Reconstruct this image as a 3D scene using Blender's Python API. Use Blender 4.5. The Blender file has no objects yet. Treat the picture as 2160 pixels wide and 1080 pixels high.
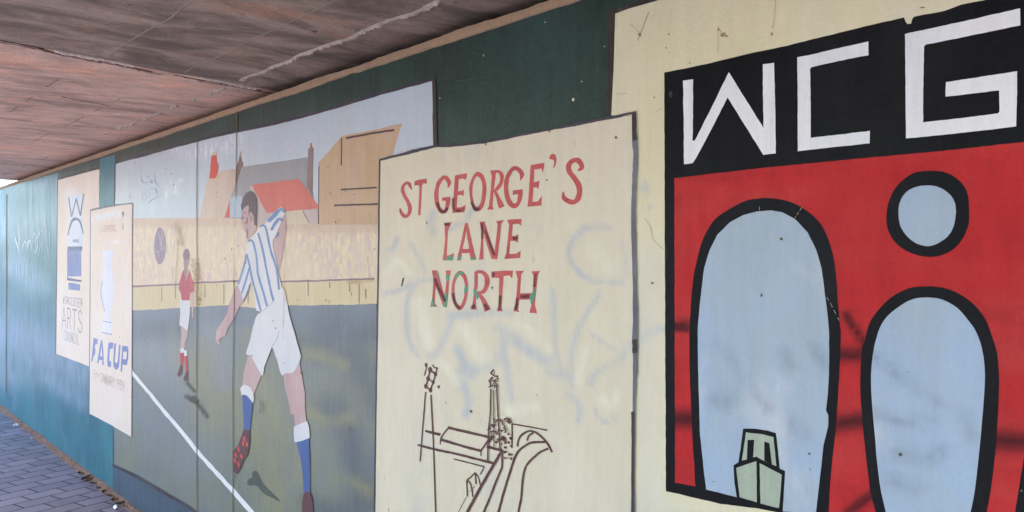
import bpy, bmesh, math, random
import numpy as np
from mathutils import Vector, noise

random.seed(7)
scene = bpy.context.scene
col = scene.collection
R = math.radians

# ------------------------------------------------------------------ camera
# frame of reference: X runs along the painted wall, the wall face is y = 0,
# the passage is on the -y side, z up.  The photograph is 2160 x 1080.
FPX = 1743.0                      # focal length in photo pixels
XVP, YVP = -419.0, 537.0          # where the wall's level lines converge
TH = math.atan2(1080.0 - XVP, FPX)
CT, ST = math.cos(TH), math.sin(TH)
EYE = 1.62                        # eye height
DW = 1.595                        # camera to wall
HS = 0.7194                       # top of the wall's bare edge above eye
HC = 0.760                        # ceiling above eye: a dark slot stays open over the wall
cam_d = bpy.data.cameras.new('camera')
cam = bpy.data.objects.new('camera', cam_d)
col.objects.link(cam)
cam_d.sensor_fit = 'HORIZONTAL'
cam_d.sensor_width = 36.0
cam_d.lens = 36.0 * FPX / 2160.0
cam_d.shift_y = -(540.0 - YVP) / 2160.0
cam_d.clip_start = 0.02
cam_d.clip_end = 2000
cam.location = (0, -DW, EYE)
cam.rotation_euler = (R(90), 0, math.atan2(CT, ST))
scene.camera = cam

# ------------------------------------------------------------------ light
SUN_EL, SUN_AZ = R(38), R(-150)   # azimuth measured from +Y towards -X
world = bpy.data.worlds.new('World')
scene.world = world
world.use_nodes = True
wn = world.node_tree
sky = wn.nodes.new('ShaderNodeTexSky')
sky.sky_type = 'NISHITA'
sky.sun_disc = False
sky.sun_elevation = SUN_EL
sky.sun_rotation = -SUN_AZ
sky.air_density = 1.0
sky.dust_density = 0.4
sky.ozone_density = 3.0
bg = wn.nodes['Background']
bg.inputs['Strength'].default_value = 0.13
wn.links.new(sky.outputs['Color'], bg.inputs['Color'])
sd = bpy.data.lights.new('sun', 'SUN')
sd.energy = 3.5
sd.angle = R(0.5)
sd.color = (1.0, 0.95, 0.88)
sun = bpy.data.objects.new('sun', sd)
col.objects.link(sun)
sdir = Vector((-math.sin(SUN_AZ) * math.cos(SUN_EL), math.cos(SUN_AZ) * math.cos(SUN_EL), math.sin(SUN_EL)))
sun.rotation_euler = sdir.to_track_quat('Z', 'Y').to_euler()
sun.location = (0, 0, 20)
scene.view_settings.view_transform = 'Standard'
scene.view_settings.look = 'None'
scene.view_settings.exposure = 2.12
scene.view_settings.gamma = 1.0
scene.cycles.max_bounces = 10
scene.cycles.diffuse_bounces = 6
scene.cycles.transparent_max_bounces = 16
scene.cycles.sample_clamp_indirect = 6
scene.cycles.use_denoising = True

# ------------------------------------------------------------------ helpers
def W(x, y, d=0.0):
    """photo pixel -> point of the wall's paint layer d metres proud of the wall"""
    k = (x - 1080.0) / FPX
    r = (DW - d) / (k * CT + ST)
    return Vector((r * (k * ST - CT), -d, EYE + r * (YVP - y) / FPX))

def at_depth(x, y, z):
    """photo pixel -> point on the level plane z"""
    r = (z - EYE) * FPX / (YVP - y)
    k = (x - 1080.0) / FPX
    return Vector((r * (k * ST - CT), -DW + r * (k * CT + ST), z))

def zt(x0, y0, k):
    return lambda pts: [((p[0] / k + x0), (p[1] / k + y0)) + tuple(q / k for q in p[2:]) for p in pts]

def cr(pts, n=5, closed=True):
    out = []
    m = len(pts)
    rng = range(m) if closed else range(m - 1)
    for i in rng:
        if closed:
            p = [pts[(i + j) % m] for j in (-1, 0, 1, 2)]
        else:
            p = [pts[max(0, min(m - 1, i + j))] for j in (-1, 0, 1, 2)]
        for s in range(n):
            t = s / n
            q = []
            for a, b, c, e in zip(*p):
                q.append(0.5 * (2 * b + (c - a) * t + (2 * a - 5 * b + 4 * c - e) * t * t + (3 * b - a - 3 * c + e) * t ** 3))
            out.append(tuple(q))
    if not closed:
        out.append(tuple(pts[-1]))
    return out

def wob(x, y, a):
    v = noise.noise_vector(Vector((x * 0.11, y * 0.11, 3.3)))
    w = noise.noise_vector(Vector((x * 0.45, y * 0.45, 7.7)))
    return x + a * (v.x * 1.3 + w.x * 0.7), y + a * (v.y * 1.3 + w.y * 0.7)

def subdiv(pts, step=9.0):
    out = []
    m = len(pts)
    for i in range(m):
        a, b = pts[i], pts[(i + 1) % m]
        L = math.hypot(b[0] - a[0], b[1] - a[1])
        n = max(1, int(L / step))
        for s in range(n):
            t = s / n
            out.append((a[0] + (b[0] - a[0]) * t, a[1] + (b[1] - a[1]) * t))
    return out

STEP = 0.00012
# kinds of mark of which every single one is an object of its own
SPLIT = {'pitch_shading', 'pitch_tint', 'overspray', 'cream_overpaint', 'painted_out_graffiti', 'spray_stroke', 'scribble', 'scuff',
         'sock', 'sock_top', 'boot', 'stripe', 'stud', 'wall_line', 'overpainting', 'painted_shade', 'trophy_line', 'handle', 'window', 'hull',
         'tower_fill', 'board_joint', 'rust_stain', 'scratch', 'arm', 'leg', 'border', 'green_patch', 'ball_seam', 'score_figure', 'fold_line', 'grime_mark', 'bolt_hole', 'face_line', 'small_mark'}

class Art:
    """painted shapes on the wall plane, gathered into one mesh"""
    def __init__(s, d):
        s.d = d
        s.v, s.f, s.uv, s.marks = [], [], [], []
    def _face(s, P, d):
        i0 = len(s.v)
        s.v += [W(p[0], p[1], d) for p in P]
        s.f.append(list(range(i0, i0 + len(P))))
        s.uv.append([(0.5, 0.5)] * len(P))
    def poly(s, pts, a=0.7, step=9.0):
        P = [wob(x, y, a) for x, y in subdiv([p[:2] for p in pts], step)] if a > 0 else pts
        s._face(P, s.d); s.d += STEP
        return s
    def blob(s, pts, a=0.5, n=6):
        P = [wob(x, y, a) for x, y in cr([p[:2] for p in pts], n)]
        s._face(P, s.d); s.d += STEP
        return s
    def dot(s, x, y, rx, ry=None, a=0.3):
        ry = ry or rx
        P = [(x + rx * math.cos(t * 0.5236), y + ry * math.sin(t * 0.5236)) for t in range(12)]
        P = [wob(p[0], p[1], a) for p in P]
        s._face(P, s.d); s.d += STEP
        return s
    def line(s, pts, w=None, smooth=True, a=0.3, n=5, world=False, soft=False):
        """a brush stroke; a third number in a point is its width"""
        P = [(p[0], p[1], (p[2] if len(p) > 2 else w)) for p in pts]
        if smooth and len(P) > 2:
            P = cr(P, n, False)
        elif not soft:
            Q = []
            for i in range(len(P) - 1):
                A, B = P[i], P[i + 1]
                m = max(1, int(math.hypot(B[0] - A[0], B[1] - A[1]) / 9)) if not world else 1
                for t in range(m):
                    Q.append(tuple(A[j] + (B[j] - A[j]) * t / m for j in range(3)))
            P = Q + [P[-1]]
        if a:
            P = [wob(p[0], p[1], a) + (p[2] * (1 + 0.22 * noise.noise(Vector((p[0] * .09, p[1] * .09, 1)))),) for p in P]
        L, Cn, Rr, T = [], [], [], []
        m = len(P)
        for i in range(m):
            x0, y0 = P[max(0, i - 1)][:2]
            x1, y1 = P[min(m - 1, i + 1)][:2]
            dx, dy = x1 - x0, y1 - y0
            q = math.hypot(dx, dy) or 1
            nx, ny = -dy / q, dx / q
            h = P[i][2] / 2
            L.append((P[i][0] + nx * h, P[i][1] + ny * h))
            Rr.append((P[i][0] - nx * h, P[i][1] - ny * h))
            Cn.append((P[i][0], P[i][1]))
            T.append(i / (m - 1))
        if soft:
            i0 = len(s.v)
            for l, c, r in zip(L, Cn, Rr):
                s.v += [W(l[0], l[1], s.d), W(c[0], c[1], s.d), W(r[0], r[1], s.d)]
            for i in range(m - 1):
                for q, (ua, ub) in enumerate(((0, .5), (.5, 1))):
                    k = i0 + 3 * i + q
                    s.f.append([k, k + 1, k + 4, k + 3])
                    s.uv.append([(ua, T[i]), (ub, T[i]), (ub, T[i + 1]), (ua, T[i + 1])])
        else:
            i0 = len(s.v)
            for l, r in zip(L, Rr):
                s.v += [W(l[0], l[1], s.d), W(r[0], r[1], s.d)]
            for i in range(m - 1):
                k = i0 + 2 * i
                s.f.append([k, k + 1, k + 3, k + 2])
                s.uv.append([(.5, .5)] * 4)
        s.d += STEP
        return s
    def soft(s, pts, w=None, smooth=True):
        return s.line(pts, w, smooth, a=0.0, soft=True)
    def text(s, st, x0, x1, yt, yb, wpx, gap=0.35, slant=0.0, jit=0.02):
        """simple brush lettering, level on the wall, between photo columns x0 and x1;
        yt / yb are the top and foot of the letters at x0; wpx is the brush width there"""
        kt, kb = (yt - YVP) / (x0 - XVP), (yb - YVP) / (x0 - XVP)
        s0, s1 = W(x0, YVP).x, W(x1, YVP).x
        ht, hb = W(x0, yt).z, W(x0, yb).z
        scale = abs(ht - hb) / abs(yt - yb)
        wd = wpx * scale
        n = sum(0.55 if c in ' 1I' else 1.0 for c in st)
        cw = (s1 - s0) / (n + gap * (len(st) - 1))
        x = s0
        for ci, c in enumerate(st):
            adv = cw * (0.55 if c in ' 1I' else 1.0)
            for st_ in GLYPH.get(c, []):
                P = [(x + adv * u + slant * v * cw + random.uniform(-jit, jit) * cw, hb + (ht - hb) * v + random.uniform(-jit, jit) * (ht - hb)) for u, v in st_]
                for i in range(len(P) - 1):
                    A, B = P[i], P[i + 1]
                    q = math.hypot(B[0] - A[0], B[1] - A[1]) or 1
                    dx, dz = (B[0] - A[0]) / q, (B[1] - A[1]) / q
                    ex = wd * 0.35
                    A = (A[0] - dx * ex, A[1] - dz * ex); B = (B[0] + dx * ex, B[1] + dz * ex)
                    nx, nz = -dz * wd / 2, dx * wd / 2
                    k = len(s.v)
                    s.v += [Vector((A[0] + nx, -s.d, A[1] + nz)), Vector((A[0] - nx, -s.d, A[1] - nz)),
                            Vector((B[0] - nx, -s.d, B[1] - nz)), Vector((B[0] + nx, -s.d, B[1] + nz))]
                    s.f.append([k, k + 1, k + 2, k + 3]); s.uv.append([(.5, .5)] * 4)
                    s.d += STEP * 0.25
            s.marks.append(len(s.f))
            x += adv + cw * gap
        return s
    def letters(s, mat, parent):
        a = 0
        for b in s.marks:
            if b > a:
                q = Art(s.d)
                ids = sorted({i for f in s.f[a:b] for i in f})
                mp = {i: k for k, i in enumerate(ids)}
                q.v = [s.v[i] for i in ids]; q.f = [[mp[i] for i in f] for f in s.f[a:b]]; q.uv = s.uv[a:b]
                q.build1('letter', mat, parent)
            a = b
    def build(s, name, mat, parent):
        if name in SPLIT and len(set(round(x, 7) for x in s.depths())) > 1:
            out = None
            groups = {}
            for f, uv in zip(s.f, s.uv):
                groups.setdefault(round(-s.v[f[0]].y, 7), []).append((f, uv))
            for g in groups.values():
                q = Art(s.d)
                ids = sorted({i for f, _ in g for i in f})
                mp = {i: k for k, i in enumerate(ids)}
                q.v = [s.v[i] for i in ids]
                q.f = [[mp[i] for i in f] for f, _ in g]
                q.uv = [u for _, u in g]
                out = q.build1(name, mat, parent)
            return out
        return s.build1(name, mat, parent)
    def stained(s, name, mat, parent, layers, cell=0.02):
        """the same sheet cut into a fine net that carries how much thin paint lies where"""
        o = s.build1(name, mat, parent)
        bm = bmesh.new(); bm.from_mesh(o.data)
        root = parent
        while root.parent:
            root = root.parent
        off = Vector(root.location)
        for ax in (0, 2):
            c = [v.co[ax] for v in bm.verts]
            lo, hi = min(c), max(c)
            lo = max(lo, (-11.5 if ax == 0 else 0.3) - off[ax]); hi = min(hi, (0.0 if ax == 0 else 2.6) - off[ax])
            k = lo + cell
            no = [0, 0, 0]; no[ax] = 1
            while k < hi - cell * .3:
                pc = [0, 0, 0]; pc[ax] = k
                bmesh.ops.bisect_plane(bm, geom=bm.verts[:] + bm.edges[:] + bm.faces[:], plane_co=pc, plane_no=no, dist=1e-6)
                k += cell
        bm.to_mesh(o.data); bm.free()
        P = np.array([tuple(v.co + off) for v in o.data.vertices])
        X, Y = P[:, 0], P[:, 1] + DW
        fw = -CT * X + ST * Y
        fw = np.maximum(fw, 1e-3)
        px = 1080 + FPX * (ST * X + CT * Y) / fw
        py = YVP - FPX * (P[:, 2] - EYE) / fw
        for an, strokes in layers:
            A = np.zeros(len(P))
            for q in strokes:
                pts, w, soft = q[0], q[1], (q[2] if len(q) > 2 else 1.0)
                S = [(t[0], t[1], t[2] if len(t) > 2 else w) for t in pts]
                S = cr(S, 4, False) if len(S) > 2 else S
                best = np.zeros(len(P))
                for (x0, y0, w0), (x1, y1, w1) in zip(S, S[1:]):
                    dx, dy = x1 - x0, y1 - y0
                    L2 = dx * dx + dy * dy + 1e-9
                    t = np.clip(((px - x0) * dx + (py - y0) * dy) / L2, 0, 1)
                    d = np.hypot(px - x0 - t * dx, py - y0 - t * dy)
                    h = (w0 + (w1 - w0) * t) / 2
                    best = np.maximum(best, np.clip(1 - d / h, 0, 1))
                best = best * best * (3 - 2 * best) if soft >= 1 else np.clip(best * 2.2, 0, 1)
                A = 1 - (1 - A) * (1 - best)
            at = o.data.attributes.new(an, 'FLOAT', 'POINT')
            at.data.foreach_set('value', A.astype(np.float32))
        return o
    def depths(s):
        return [-s.v[f[0]].y for f in s.f]
    def build1(s, name, mat, parent):
        root = parent
        while root and root.parent:
            root = root.parent
        off = Vector(root.location) if root else Vector()
        bm = bmesh.new()
        uvl = bm.loops.layers.uv.new('UVMap')
        V = [bm.verts.new(p - off) for p in s.v]
        for f, uv in zip(s.f, s.uv):
            try:
                F = bm.faces.new([V[i] for i in f])
            except ValueError:
                continue
            for lp, q in zip(F.loops, uv):
                lp[uvl].uv = q
            F.normal_update()
            if F.normal.y > 0:
                F.normal_flip()
        bmesh.ops.triangulate(bm, faces=[f for f in bm.faces if len(f.verts) > 4], ngon_method='EAR_CLIP')
        return link(name, bm, mat, parent)

def link(name, bm, mat, parent=None, smooth=False):
    me = bpy.data.meshes.new(name)
    bm.to_mesh(me); bm.free()
    if smooth:
        for p in me.polygons:
            p.use_smooth = True
    me.materials.append(mat)
    o = bpy.data.objects.new(name, me)
    col.objects.link(o)
    if parent:
        o.parent = parent
    return o

def tag(o, label=None, cat=None, group=None, kind=None):
    for k, v in (('label', label), ('category', cat), ('group', group), ('kind', kind)):
        if v:
            o[k] = v
    return o

def empty(name, loc, label, cat, group=None):
    o = bpy.data.objects.new(name, None)
    col.objects.link(o)
    o.location = loc
    o.empty_display_size = 0.1
    return tag(o, label, cat, group)

def add_box(bm, x0, x1, y0, y1, z0, z1):
    v = [bm.verts.new((x, y, z)) for x in (x0, x1) for y in (y0, y1) for z in (z0, z1)]
    for f in ((0, 1, 3, 2), (4, 6, 7, 5), (0, 4, 5, 1), (2, 3, 7, 6), (0, 2, 6, 4), (1, 5, 7, 3)):
        bm.faces.new([v[i] for i in f])

GLYPH = {
 'A': [[(0, 0), (.5, 1), (1, 0)], [(.2, .35), (.8, .35)]],
 'C': [[(.95, .85), (.6, 1), (.2, .85), (.05, .5), (.2, .12), (.6, 0), (.95, .15)]],
 'E': [[(.9, 1), (.1, 1), (.1, 0), (.9, 0)], [(.1, .52), (.7, .52)]],
 'I': [[(.5, 0), (.5, 1)]],
 'J': [[(.15, .95), (.95, .95)], [(.65, .95), (.65, .2), (.4, 0), (.1, .15)]],
 'L': [[(.15, 1), (.15, 0), (.9, 0)]],
 'N': [[(.08, 0), (.08, 1), (.92, 0), (.92, 1)]],
 'O': [[(.5, 1), (.15, .8), (.05, .5), (.15, .18), (.5, 0), (.85, .18), (.95, .5), (.85, .8), (.5, 1)]],
 'P': [[(.12, 0), (.12, 1), (.7, .97), (.92, .76), (.7, .52), (.12, .48)]],
 'R': [[(.12, 0), (.12, 1), (.7, .97), (.9, .76), (.7, .53), (.12, .48)], [(.45, .48), (.95, 0)]],
 'S': [[(.92, .82), (.6, 1), (.2, .88), (.12, .68), (.4, .53), (.75, .42), (.92, .25), (.7, .05), (.35, 0), (.05, .18)]],
 'T': [[(0, .97), (1, .97)], [(.5, .97), (.5, 0)]],
 'U': [[(.08, 1), (.08, .25), (.35, 0), (.65, 0), (.92, .25), (.92, 1)]],
 'V': [[(0, 1), (.5, 0), (1, 1)]],
 'W': [[(0, 1), (.25, 0), (.5, .8), (.75, 0), (1, 1)]],
 'Y': [[(0, 1), (.5, .5), (1, 1)], [(.5, .5), (.5, 0)]],
 '1': [[(.5, 0), (.5, 1), (.2, .8)]],
 '2': [[(.1, .8), (.4, 1), (.8, .9), (.85, .65), (.1, 0), (.95, 0)]],
 '5': [[(.9, 1), (.2, 1), (.15, .55), (.6, .6), (.92, .35), (.7, .05), (.1, .05)]],
 '9': [[(.85, .65), (.5, .5), (.15, .7), (.4, 1), (.8, .95), (.88, .6), (.75, 0)]],
 't': [[(.45, .9), (.45, .45), (.7, .4)], [(.2, .72), (.75, .72)]],
 'h': [[(.2, 1), (.2, .4)], [(.2, .65), (.6, .72), (.75, .4)]],
}

# ------------------------------------------------------------------ materials
def lin(c):
    return tuple(((v / 255) / 12.92 if v / 255 <= 0.04045 else ((v / 255 + 0.055) / 1.055) ** 2.4) for v in c)

class NT:
    def __init__(s, name):
        s.m = bpy.data.materials.new(name)
        s.m.use_nodes = True
        s.t = s.m.node_tree
        s.b = s.t.nodes['Principled BSDF']
        s.out = s.t.nodes['Material Output']
    def n(s, typ, **kw):
        nd = s.t.nodes.new(typ)
        for k, v in kw.items():
            setattr(nd, k, v)
        return nd
    def l(s, a, b):
        s.t.links.new(a, b)
    def pos(s, sx=1, sy=1, sz=1, rz=0.0):
        g = s.n('ShaderNodeNewGeometry')
        mp = s.n('ShaderNodeMapping')
        mp.inputs['Scale'].default_value = (sx, sy, sz)
        mp.inputs['Rotation'].default_value = (0, 0, rz)
        s.l(g.outputs['Position'], mp.inputs['Vector'])
        return mp.outputs['Vector']
    def noise(s, vec, scale=1.0, detail=4, rough=0.55, dist=0.0):
        nd = s.n('ShaderNodeTexNoise')
        nd.inputs['Scale'].default_value = scale
        nd.inputs['Detail'].default_value = detail
        nd.inputs['Roughness'].default_value = rough
        nd.inputs['Distortion'].default_value = dist
        s.l(vec, nd.inputs['Vector'])
        return nd.outputs['Fac']
    def ramp(s, fac, a, b, lo=0.0, hi=1.0):
        nd = s.n('ShaderNodeMapRange')
        nd.clamp = True
        nd.interpolation_type = 'SMOOTHSTEP'
        for k, v in (('From Min', a), ('From Max', b), ('To Min', lo), ('To Max', hi)):
            nd.inputs[k].default_value = v
        s.l(fac, nd.inputs['Value'])
        return nd.outputs['Result']
    def math(s, op, a, b=None, c=None):
        nd = s.n('ShaderNodeMath', operation=op)
        for i, q in enumerate((a, b, c)):
            if q is None:
                continue
            if isinstance(q, (int, float)):
                nd.inputs[i].default_value = q
            else:
                s.l(q, nd.inputs[i])
        return nd.outputs[0]
    def mix(s, fac, a, b, mode='MIX'):
        nd = s.n('ShaderNodeMix', data_type='RGBA', blend_type=mode)
        for k, q in ((0, fac), (6, a), (7, b)):
            if isinstance(q, (int, float)):
                nd.inputs[k].default_value = q
            elif isinstance(q, tuple):
                nd.inputs[k].default_value = q + (1,) if len(q) == 3 else q
            else:
                s.l(q, nd.inputs[k])
        return nd.outputs[2]
    def bump(s, h, strength, dist=0.002):
        nd = s.n('ShaderNodeBump')
        nd.inputs['Strength'].default_value = strength
        nd.inputs['Distance'].default_value = dist
        s.l(h, nd.inputs['Height'])
        s.l(nd.outputs['Normal'], s.b.inputs['Normal'])
    def scale_col(s, colr, f):
        h = s.n('ShaderNodeVectorMath', operation='SCALE')
        if isinstance(colr, tuple):
            h.inputs[0].default_value = colr
        else:
            s.l(colr, h.inputs[0])
        if isinstance(f, (int, float)):
            h.inputs[3].default_value = f
        else:
            s.l(f, h.inputs[3])
        return h.outputs[0]

def paint(name, c, c2=None, gain=1.0, var=0.16, streak=0.14, grain=0.10, rough=0.42, specks=0.5, c2lo=0.42, c2hi=0.68, c2scale=(2.2, 2.2, 1.4), dirt=(52, 44, 38), spec=0.22, c3=None, stains=()):
    """hand-brushed masonry paint: mottled, streaked by the brush, chipped and specked"""
    m = NT(name)
    base = tuple(v * gain for v in lin(c))
    p1 = m.pos(1, 1, 1)
    n1 = m.noise(p1, 1.7, 6, 0.6)
    n2 = m.noise(m.pos(46, 46, 3.2), 1.0, 4, 0.6)
    n3 = m.noise(p1, 130, 3, 0.6)
    n4 = m.noise(m.pos(9, 9, 1.1), 1.0, 5, 0.62)
    n5 = m.noise(m.pos(17, 17, 8), 1.0, 7, 0.74, 0.6)
    colr = base
    if c2:
        b2 = tuple(v * gain for v in lin(c2))
        nn = m.noise(m.pos(*c2scale), 1.0, 5, 0.62, 0.3)
        colr = m.mix(m.ramp(nn, c2lo, c2hi), colr, b2)
    if c3:
        b3 = tuple(v * gain for v in lin(c3))
        nn = m.noise(m.pos(c2scale[0] * 1.7, 3, c2scale[2] * 1.9), 1.0, 5, 0.6, 0.4)
        colr = m.mix(m.ramp(nn, 0.5, 0.72), colr, b3)
    v = m.math('MULTIPLY_ADD', n1, var * 2, 1 - var)
    v = m.math('MULTIPLY', v, m.math('MULTIPLY_ADD', n2, streak * 2, 1 - streak))
    v = m.math('MULTIPLY', v, m.math('MULTIPLY_ADD', n3, grain * 2, 1 - grain))
    v = m.math('MULTIPLY', v, m.math('MULTIPLY_ADD', n4, streak * 1.6, 1 - streak * 0.8))
    v = m.math('MULTIPLY', v, m.math('MULTIPLY_ADD', n5, var * 2.6, 1 - var * 1.3))
    for an, sc_, alpha, lo_, hi_, nsc in stains:
        at = m.n('ShaderNodeAttribute', attribute_name=an)
        nz = m.noise(m.pos(*nsc), 1.0, 5, 0.65)
        brush = m.noise(m.pos(38, 38, 5), 1.0, 3, 0.6)
        nz = m.math('MULTIPLY_ADD', brush, 0.35, m.math('MULTIPLY', nz, 0.65))
        f = m.math('MULTIPLY', at.outputs['Fac'], m.ramp(nz, lo_, hi_))
        colr = m.mix(m.math('MULTIPLY', f, alpha), colr, tuple(q * gain for q in lin(sc_)))
    colr = m.scale_col(colr, v)
    if specks > 0:
        vo = m.n('ShaderNodeTexVoronoi')
        vo.inputs['Scale'].default_value = 5.5
        vo.inputs['Randomness'].default_value = 1.0
        m.l(m.pos(1.3, 1, 1), vo.inputs['Vector'])
        sep = m.n('ShaderNodeSeparateColor')
        m.l(vo.outputs['Color'], sep.inputs[0])
        rad = m.ramp(sep.outputs[0], 0.35, 1.0, 0.0, 0.042)
        dd = m.math('SUBTRACT', rad, m.math('ADD', vo.outputs['Distance'], m.math('MULTIPLY_ADD', n3, 0.05, -0.025)))
        mask = m.math('MULTIPLY', m.ramp(dd, -0.006, 0.008), specks)
        # small vertical scuffs
        sc = m.noise(m.pos(60, 60, 14), 1.0, 2, 0.5)
        mask2 = m.math('MULTIPLY', m.ramp(sc, 0.735, 0.80), specks * 0.8)
        mask = m.math('MAXIMUM', mask, mask2)
        colr = m.mix(mask, colr, tuple(lin(dirt)))
    m.l(colr, m.b.inputs['Base Color'])
    m.l(m.math('MULTIPLY_ADD', n4, 0.25, rough - 0.12), m.b.inputs['Roughness'])
    m.b.inputs['Specular IOR Level'].default_value = spec
    h = m.math('MULTIPLY_ADD', n2, 0.8, m.math('MULTIPLY', n3, 0.5))
    h = m.math('ADD', h, m.math('MULTIPLY', m.noise(p1, 22, 4, 0.6), 1.1))
    m.bump(h, 0.55, 0.0026)
    return m.m

def smear(name, c, alpha=0.5, soft=1.2, patch=(0.35, 0.6), scale=(14, 14, 7), gain=1.0, rough=0.55, ends=0.12):
    """thin or sprayed paint that fades out at its sides"""
    m = NT(name)
    uv = m.n('ShaderNodeUVMap')
    sp = m.n('ShaderNodeSeparateXYZ')
    m.l(uv.outputs['UV'], sp.inputs[0])
    a = m.math('SUBTRACT', 1.0, m.math('ABSOLUTE', m.math('MULTIPLY_ADD', sp.outputs[0], 2.0, -1.0)))
    a = m.math('POWER', m.ramp(a, 0.0, 1.0), soft)
    e = m.math('SUBTRACT', 1.0, m.math('ABSOLUTE', m.math('MULTIPLY_ADD', sp.outputs[1], 2.0, -1.0)))
    a = m.math('MULTIPLY', a, m.ramp(e, 0.0, max(ends, 0.001)))
    nz = m.noise(m.pos(*scale), 1.0, 5, 0.65)
    a = m.math('MULTIPLY', a, m.ramp(nz, patch[0], patch[1]))
    a = m.math('MULTIPLY', a, alpha)
    m.b.inputs['Base Color'].default_value = tuple(v * gain for v in lin(c)) + (1,)
    m.b.inputs['Roughness'].default_value = rough
    m.l(a, m.b.inputs['Alpha'])
    return m.m

# ================================================================== the place
WALL_TOP = EYE + 0.327 * DW / CT          # foot of the bare strip under the ceiling
EDGE_Z = EYE + HS
CEIL_Z = EYE + HC

def floor_material():
    m = NT('brick_paving')
    v = m.pos(1, 1, 1, -R(106))
    br = m.n('ShaderNodeTexBrick')
    br.offset = 0.5
    br.inputs['Scale'].default_value = 1.0
    br.inputs['Brick Width'].default_value = 0.235
    br.inputs['Row Height'].default_value = 0.145
    br.inputs['Mortar Size'].default_value = 0.008
    br.inputs['Mortar Smooth'].default_value = 0.35
    br.inputs['Color1'].default_value = (0.285, 0.25, 0.32, 1)
    br.inputs['Color2'].default_value = (0.43, 0.375, 0.455, 1)
    br.inputs['Mortar'].default_value = (0.08, 0.05, 0.055, 1)
    wv = m.n('ShaderNodeVectorMath', operation='ADD')
    nz = m.n('ShaderNodeTexNoise'); nz.inputs['Scale'].default_value = 9
    m.l(m.pos(), nz.inputs['Vector'])
    sc = m.n('ShaderNodeVectorMath', operation='SCALE'); sc.inputs[3].default_value = 0.012
    m.l(nz.outputs['Color'], sc.inputs[0])
    m.l(v, wv.inputs[0]); m.l(sc.outputs[0], wv.inputs[1])
    m.l(wv.outputs[0], br.inputs['Vector'])
    n1 = m.noise(m.pos(), 3.0, 5, 0.6)
    n2 = m.noise(m.pos(), 70, 4, 0.65)
    f = m.math('MULTIPLY', m.math('MULTIPLY_ADD', n1, 0.9, 0.55), m.math('MULTIPLY_ADD', n2, 0.7, 0.65))
    c = m.scale_col(br.outputs['Color'], f)
    pale = m.math('MULTIPLY', m.ramp(m.noise(m.pos(), 8, 5, 0.7), 0.52, 0.75), 0.4)
    c = m.mix(pale, c, (0.47, 0.43, 0.50))
    m.l(c, m.b.inputs['Base Color'])
    m.l(m.math('MULTIPLY_ADD', n1, 0.3, 0.36), m.b.inputs['Roughness'])
    m.bump(m.math('ADD', m.math('MULTIPLY', br.outputs['Fac'], -1.0), m.math('MULTIPLY', n2, 0.25)), 0.8, 0.006)
    return m.m

def concrete(name, base, rust, soot, stripes=True, gain=1.0, rust_lo=0.5, soot_lo=0.5):
    m = NT(name)
    grain = m.noise(m.pos(24, 9, 30, R(4)), 1.0, 9, 0.78, 1.0)
    broad = m.noise(m.pos(4.2, 1.7, 4, R(3)), 1.0, 6, 0.66, 0.8)
    blot = m.noise(m.pos(2.6, 1.7, 2), 1.0, 7, 0.7, 0.9)
    fine = m.noise(m.pos(), 95, 4, 0.65)
    b = tuple(v * gain for v in lin(base))
    c = m.mix(m.math('MULTIPLY', m.ramp(broad, soot_lo - .08, soot_lo + .17), 0.75), b, tuple(v * gain for v in lin(soot)))
    c = m.mix(m.math('MULTIPLY', m.ramp(blot, rust_lo, rust_lo + 0.16), 0.6), c, tuple(v * gain for v in lin(rust)))
    f = m.math('MULTIPLY', m.math('MULTIPLY_ADD', grain, 0.8, 0.6), m.math('MULTIPLY_ADD', fine, 0.7, 0.65))
    f = m.math('MULTIPLY', f, m.math('MULTIPLY_ADD', m.noise(m.pos(7, 4.6, 8), 1.0, 8, 0.76, 1.0), 1.1, 0.45))
    f = m.math('MULTIPLY', f, m.math('MULTIPLY_ADD', blot, 0.7, 0.65))
    c = m.scale_col(c, f)
    hole = m.noise(m.pos(30, 16, 20), 1.0, 3, 0.5)
    c = m.mix(m.math('MULTIPLY', m.ramp(hole, 0.70, 0.76), 0.7), c, (0.03, 0.025, 0.022))
    m.l(c, m.b.inputs['Base Color'])
    m.b.inputs['Roughness'].default_value = 0.8
    m.b.inputs['Specular IOR Level'].default_value = 0.3
    h = m.math('ADD', m.math('MULTIPLY', grain, 1.0), m.math('MULTIPLY', fine, 0.4))
    h = m.math('ADD', h, m.math('MULTIPLY', broad, 1.2))
    m.bump(h, 0.7, 0.006)
    return m.m

def simple(name, c, rough=0.8, var=0.3, scale=12.0, metal=0.0):
    m = NT(name)
    n1 = m.noise(m.pos(), scale, 5, 0.65)
    n2 = m.noise(m.pos(), scale * 9, 3, 0.6)
    f = m.math('MULTIPLY', m.math('MULTIPLY_ADD', n1, var * 2, 1 - var), m.math('MULTIPLY_ADD', n2, var, 1 - var / 2))
    m.l(m.scale_col(tuple(c), f), m.b.inputs['Base Color'])
    m.b.inputs['Roughness'].default_value = rough
    m.b.inputs['Metallic'].default_value = metal
    m.bump(n2, 0.4, 0.004)
    return m.m

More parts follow.
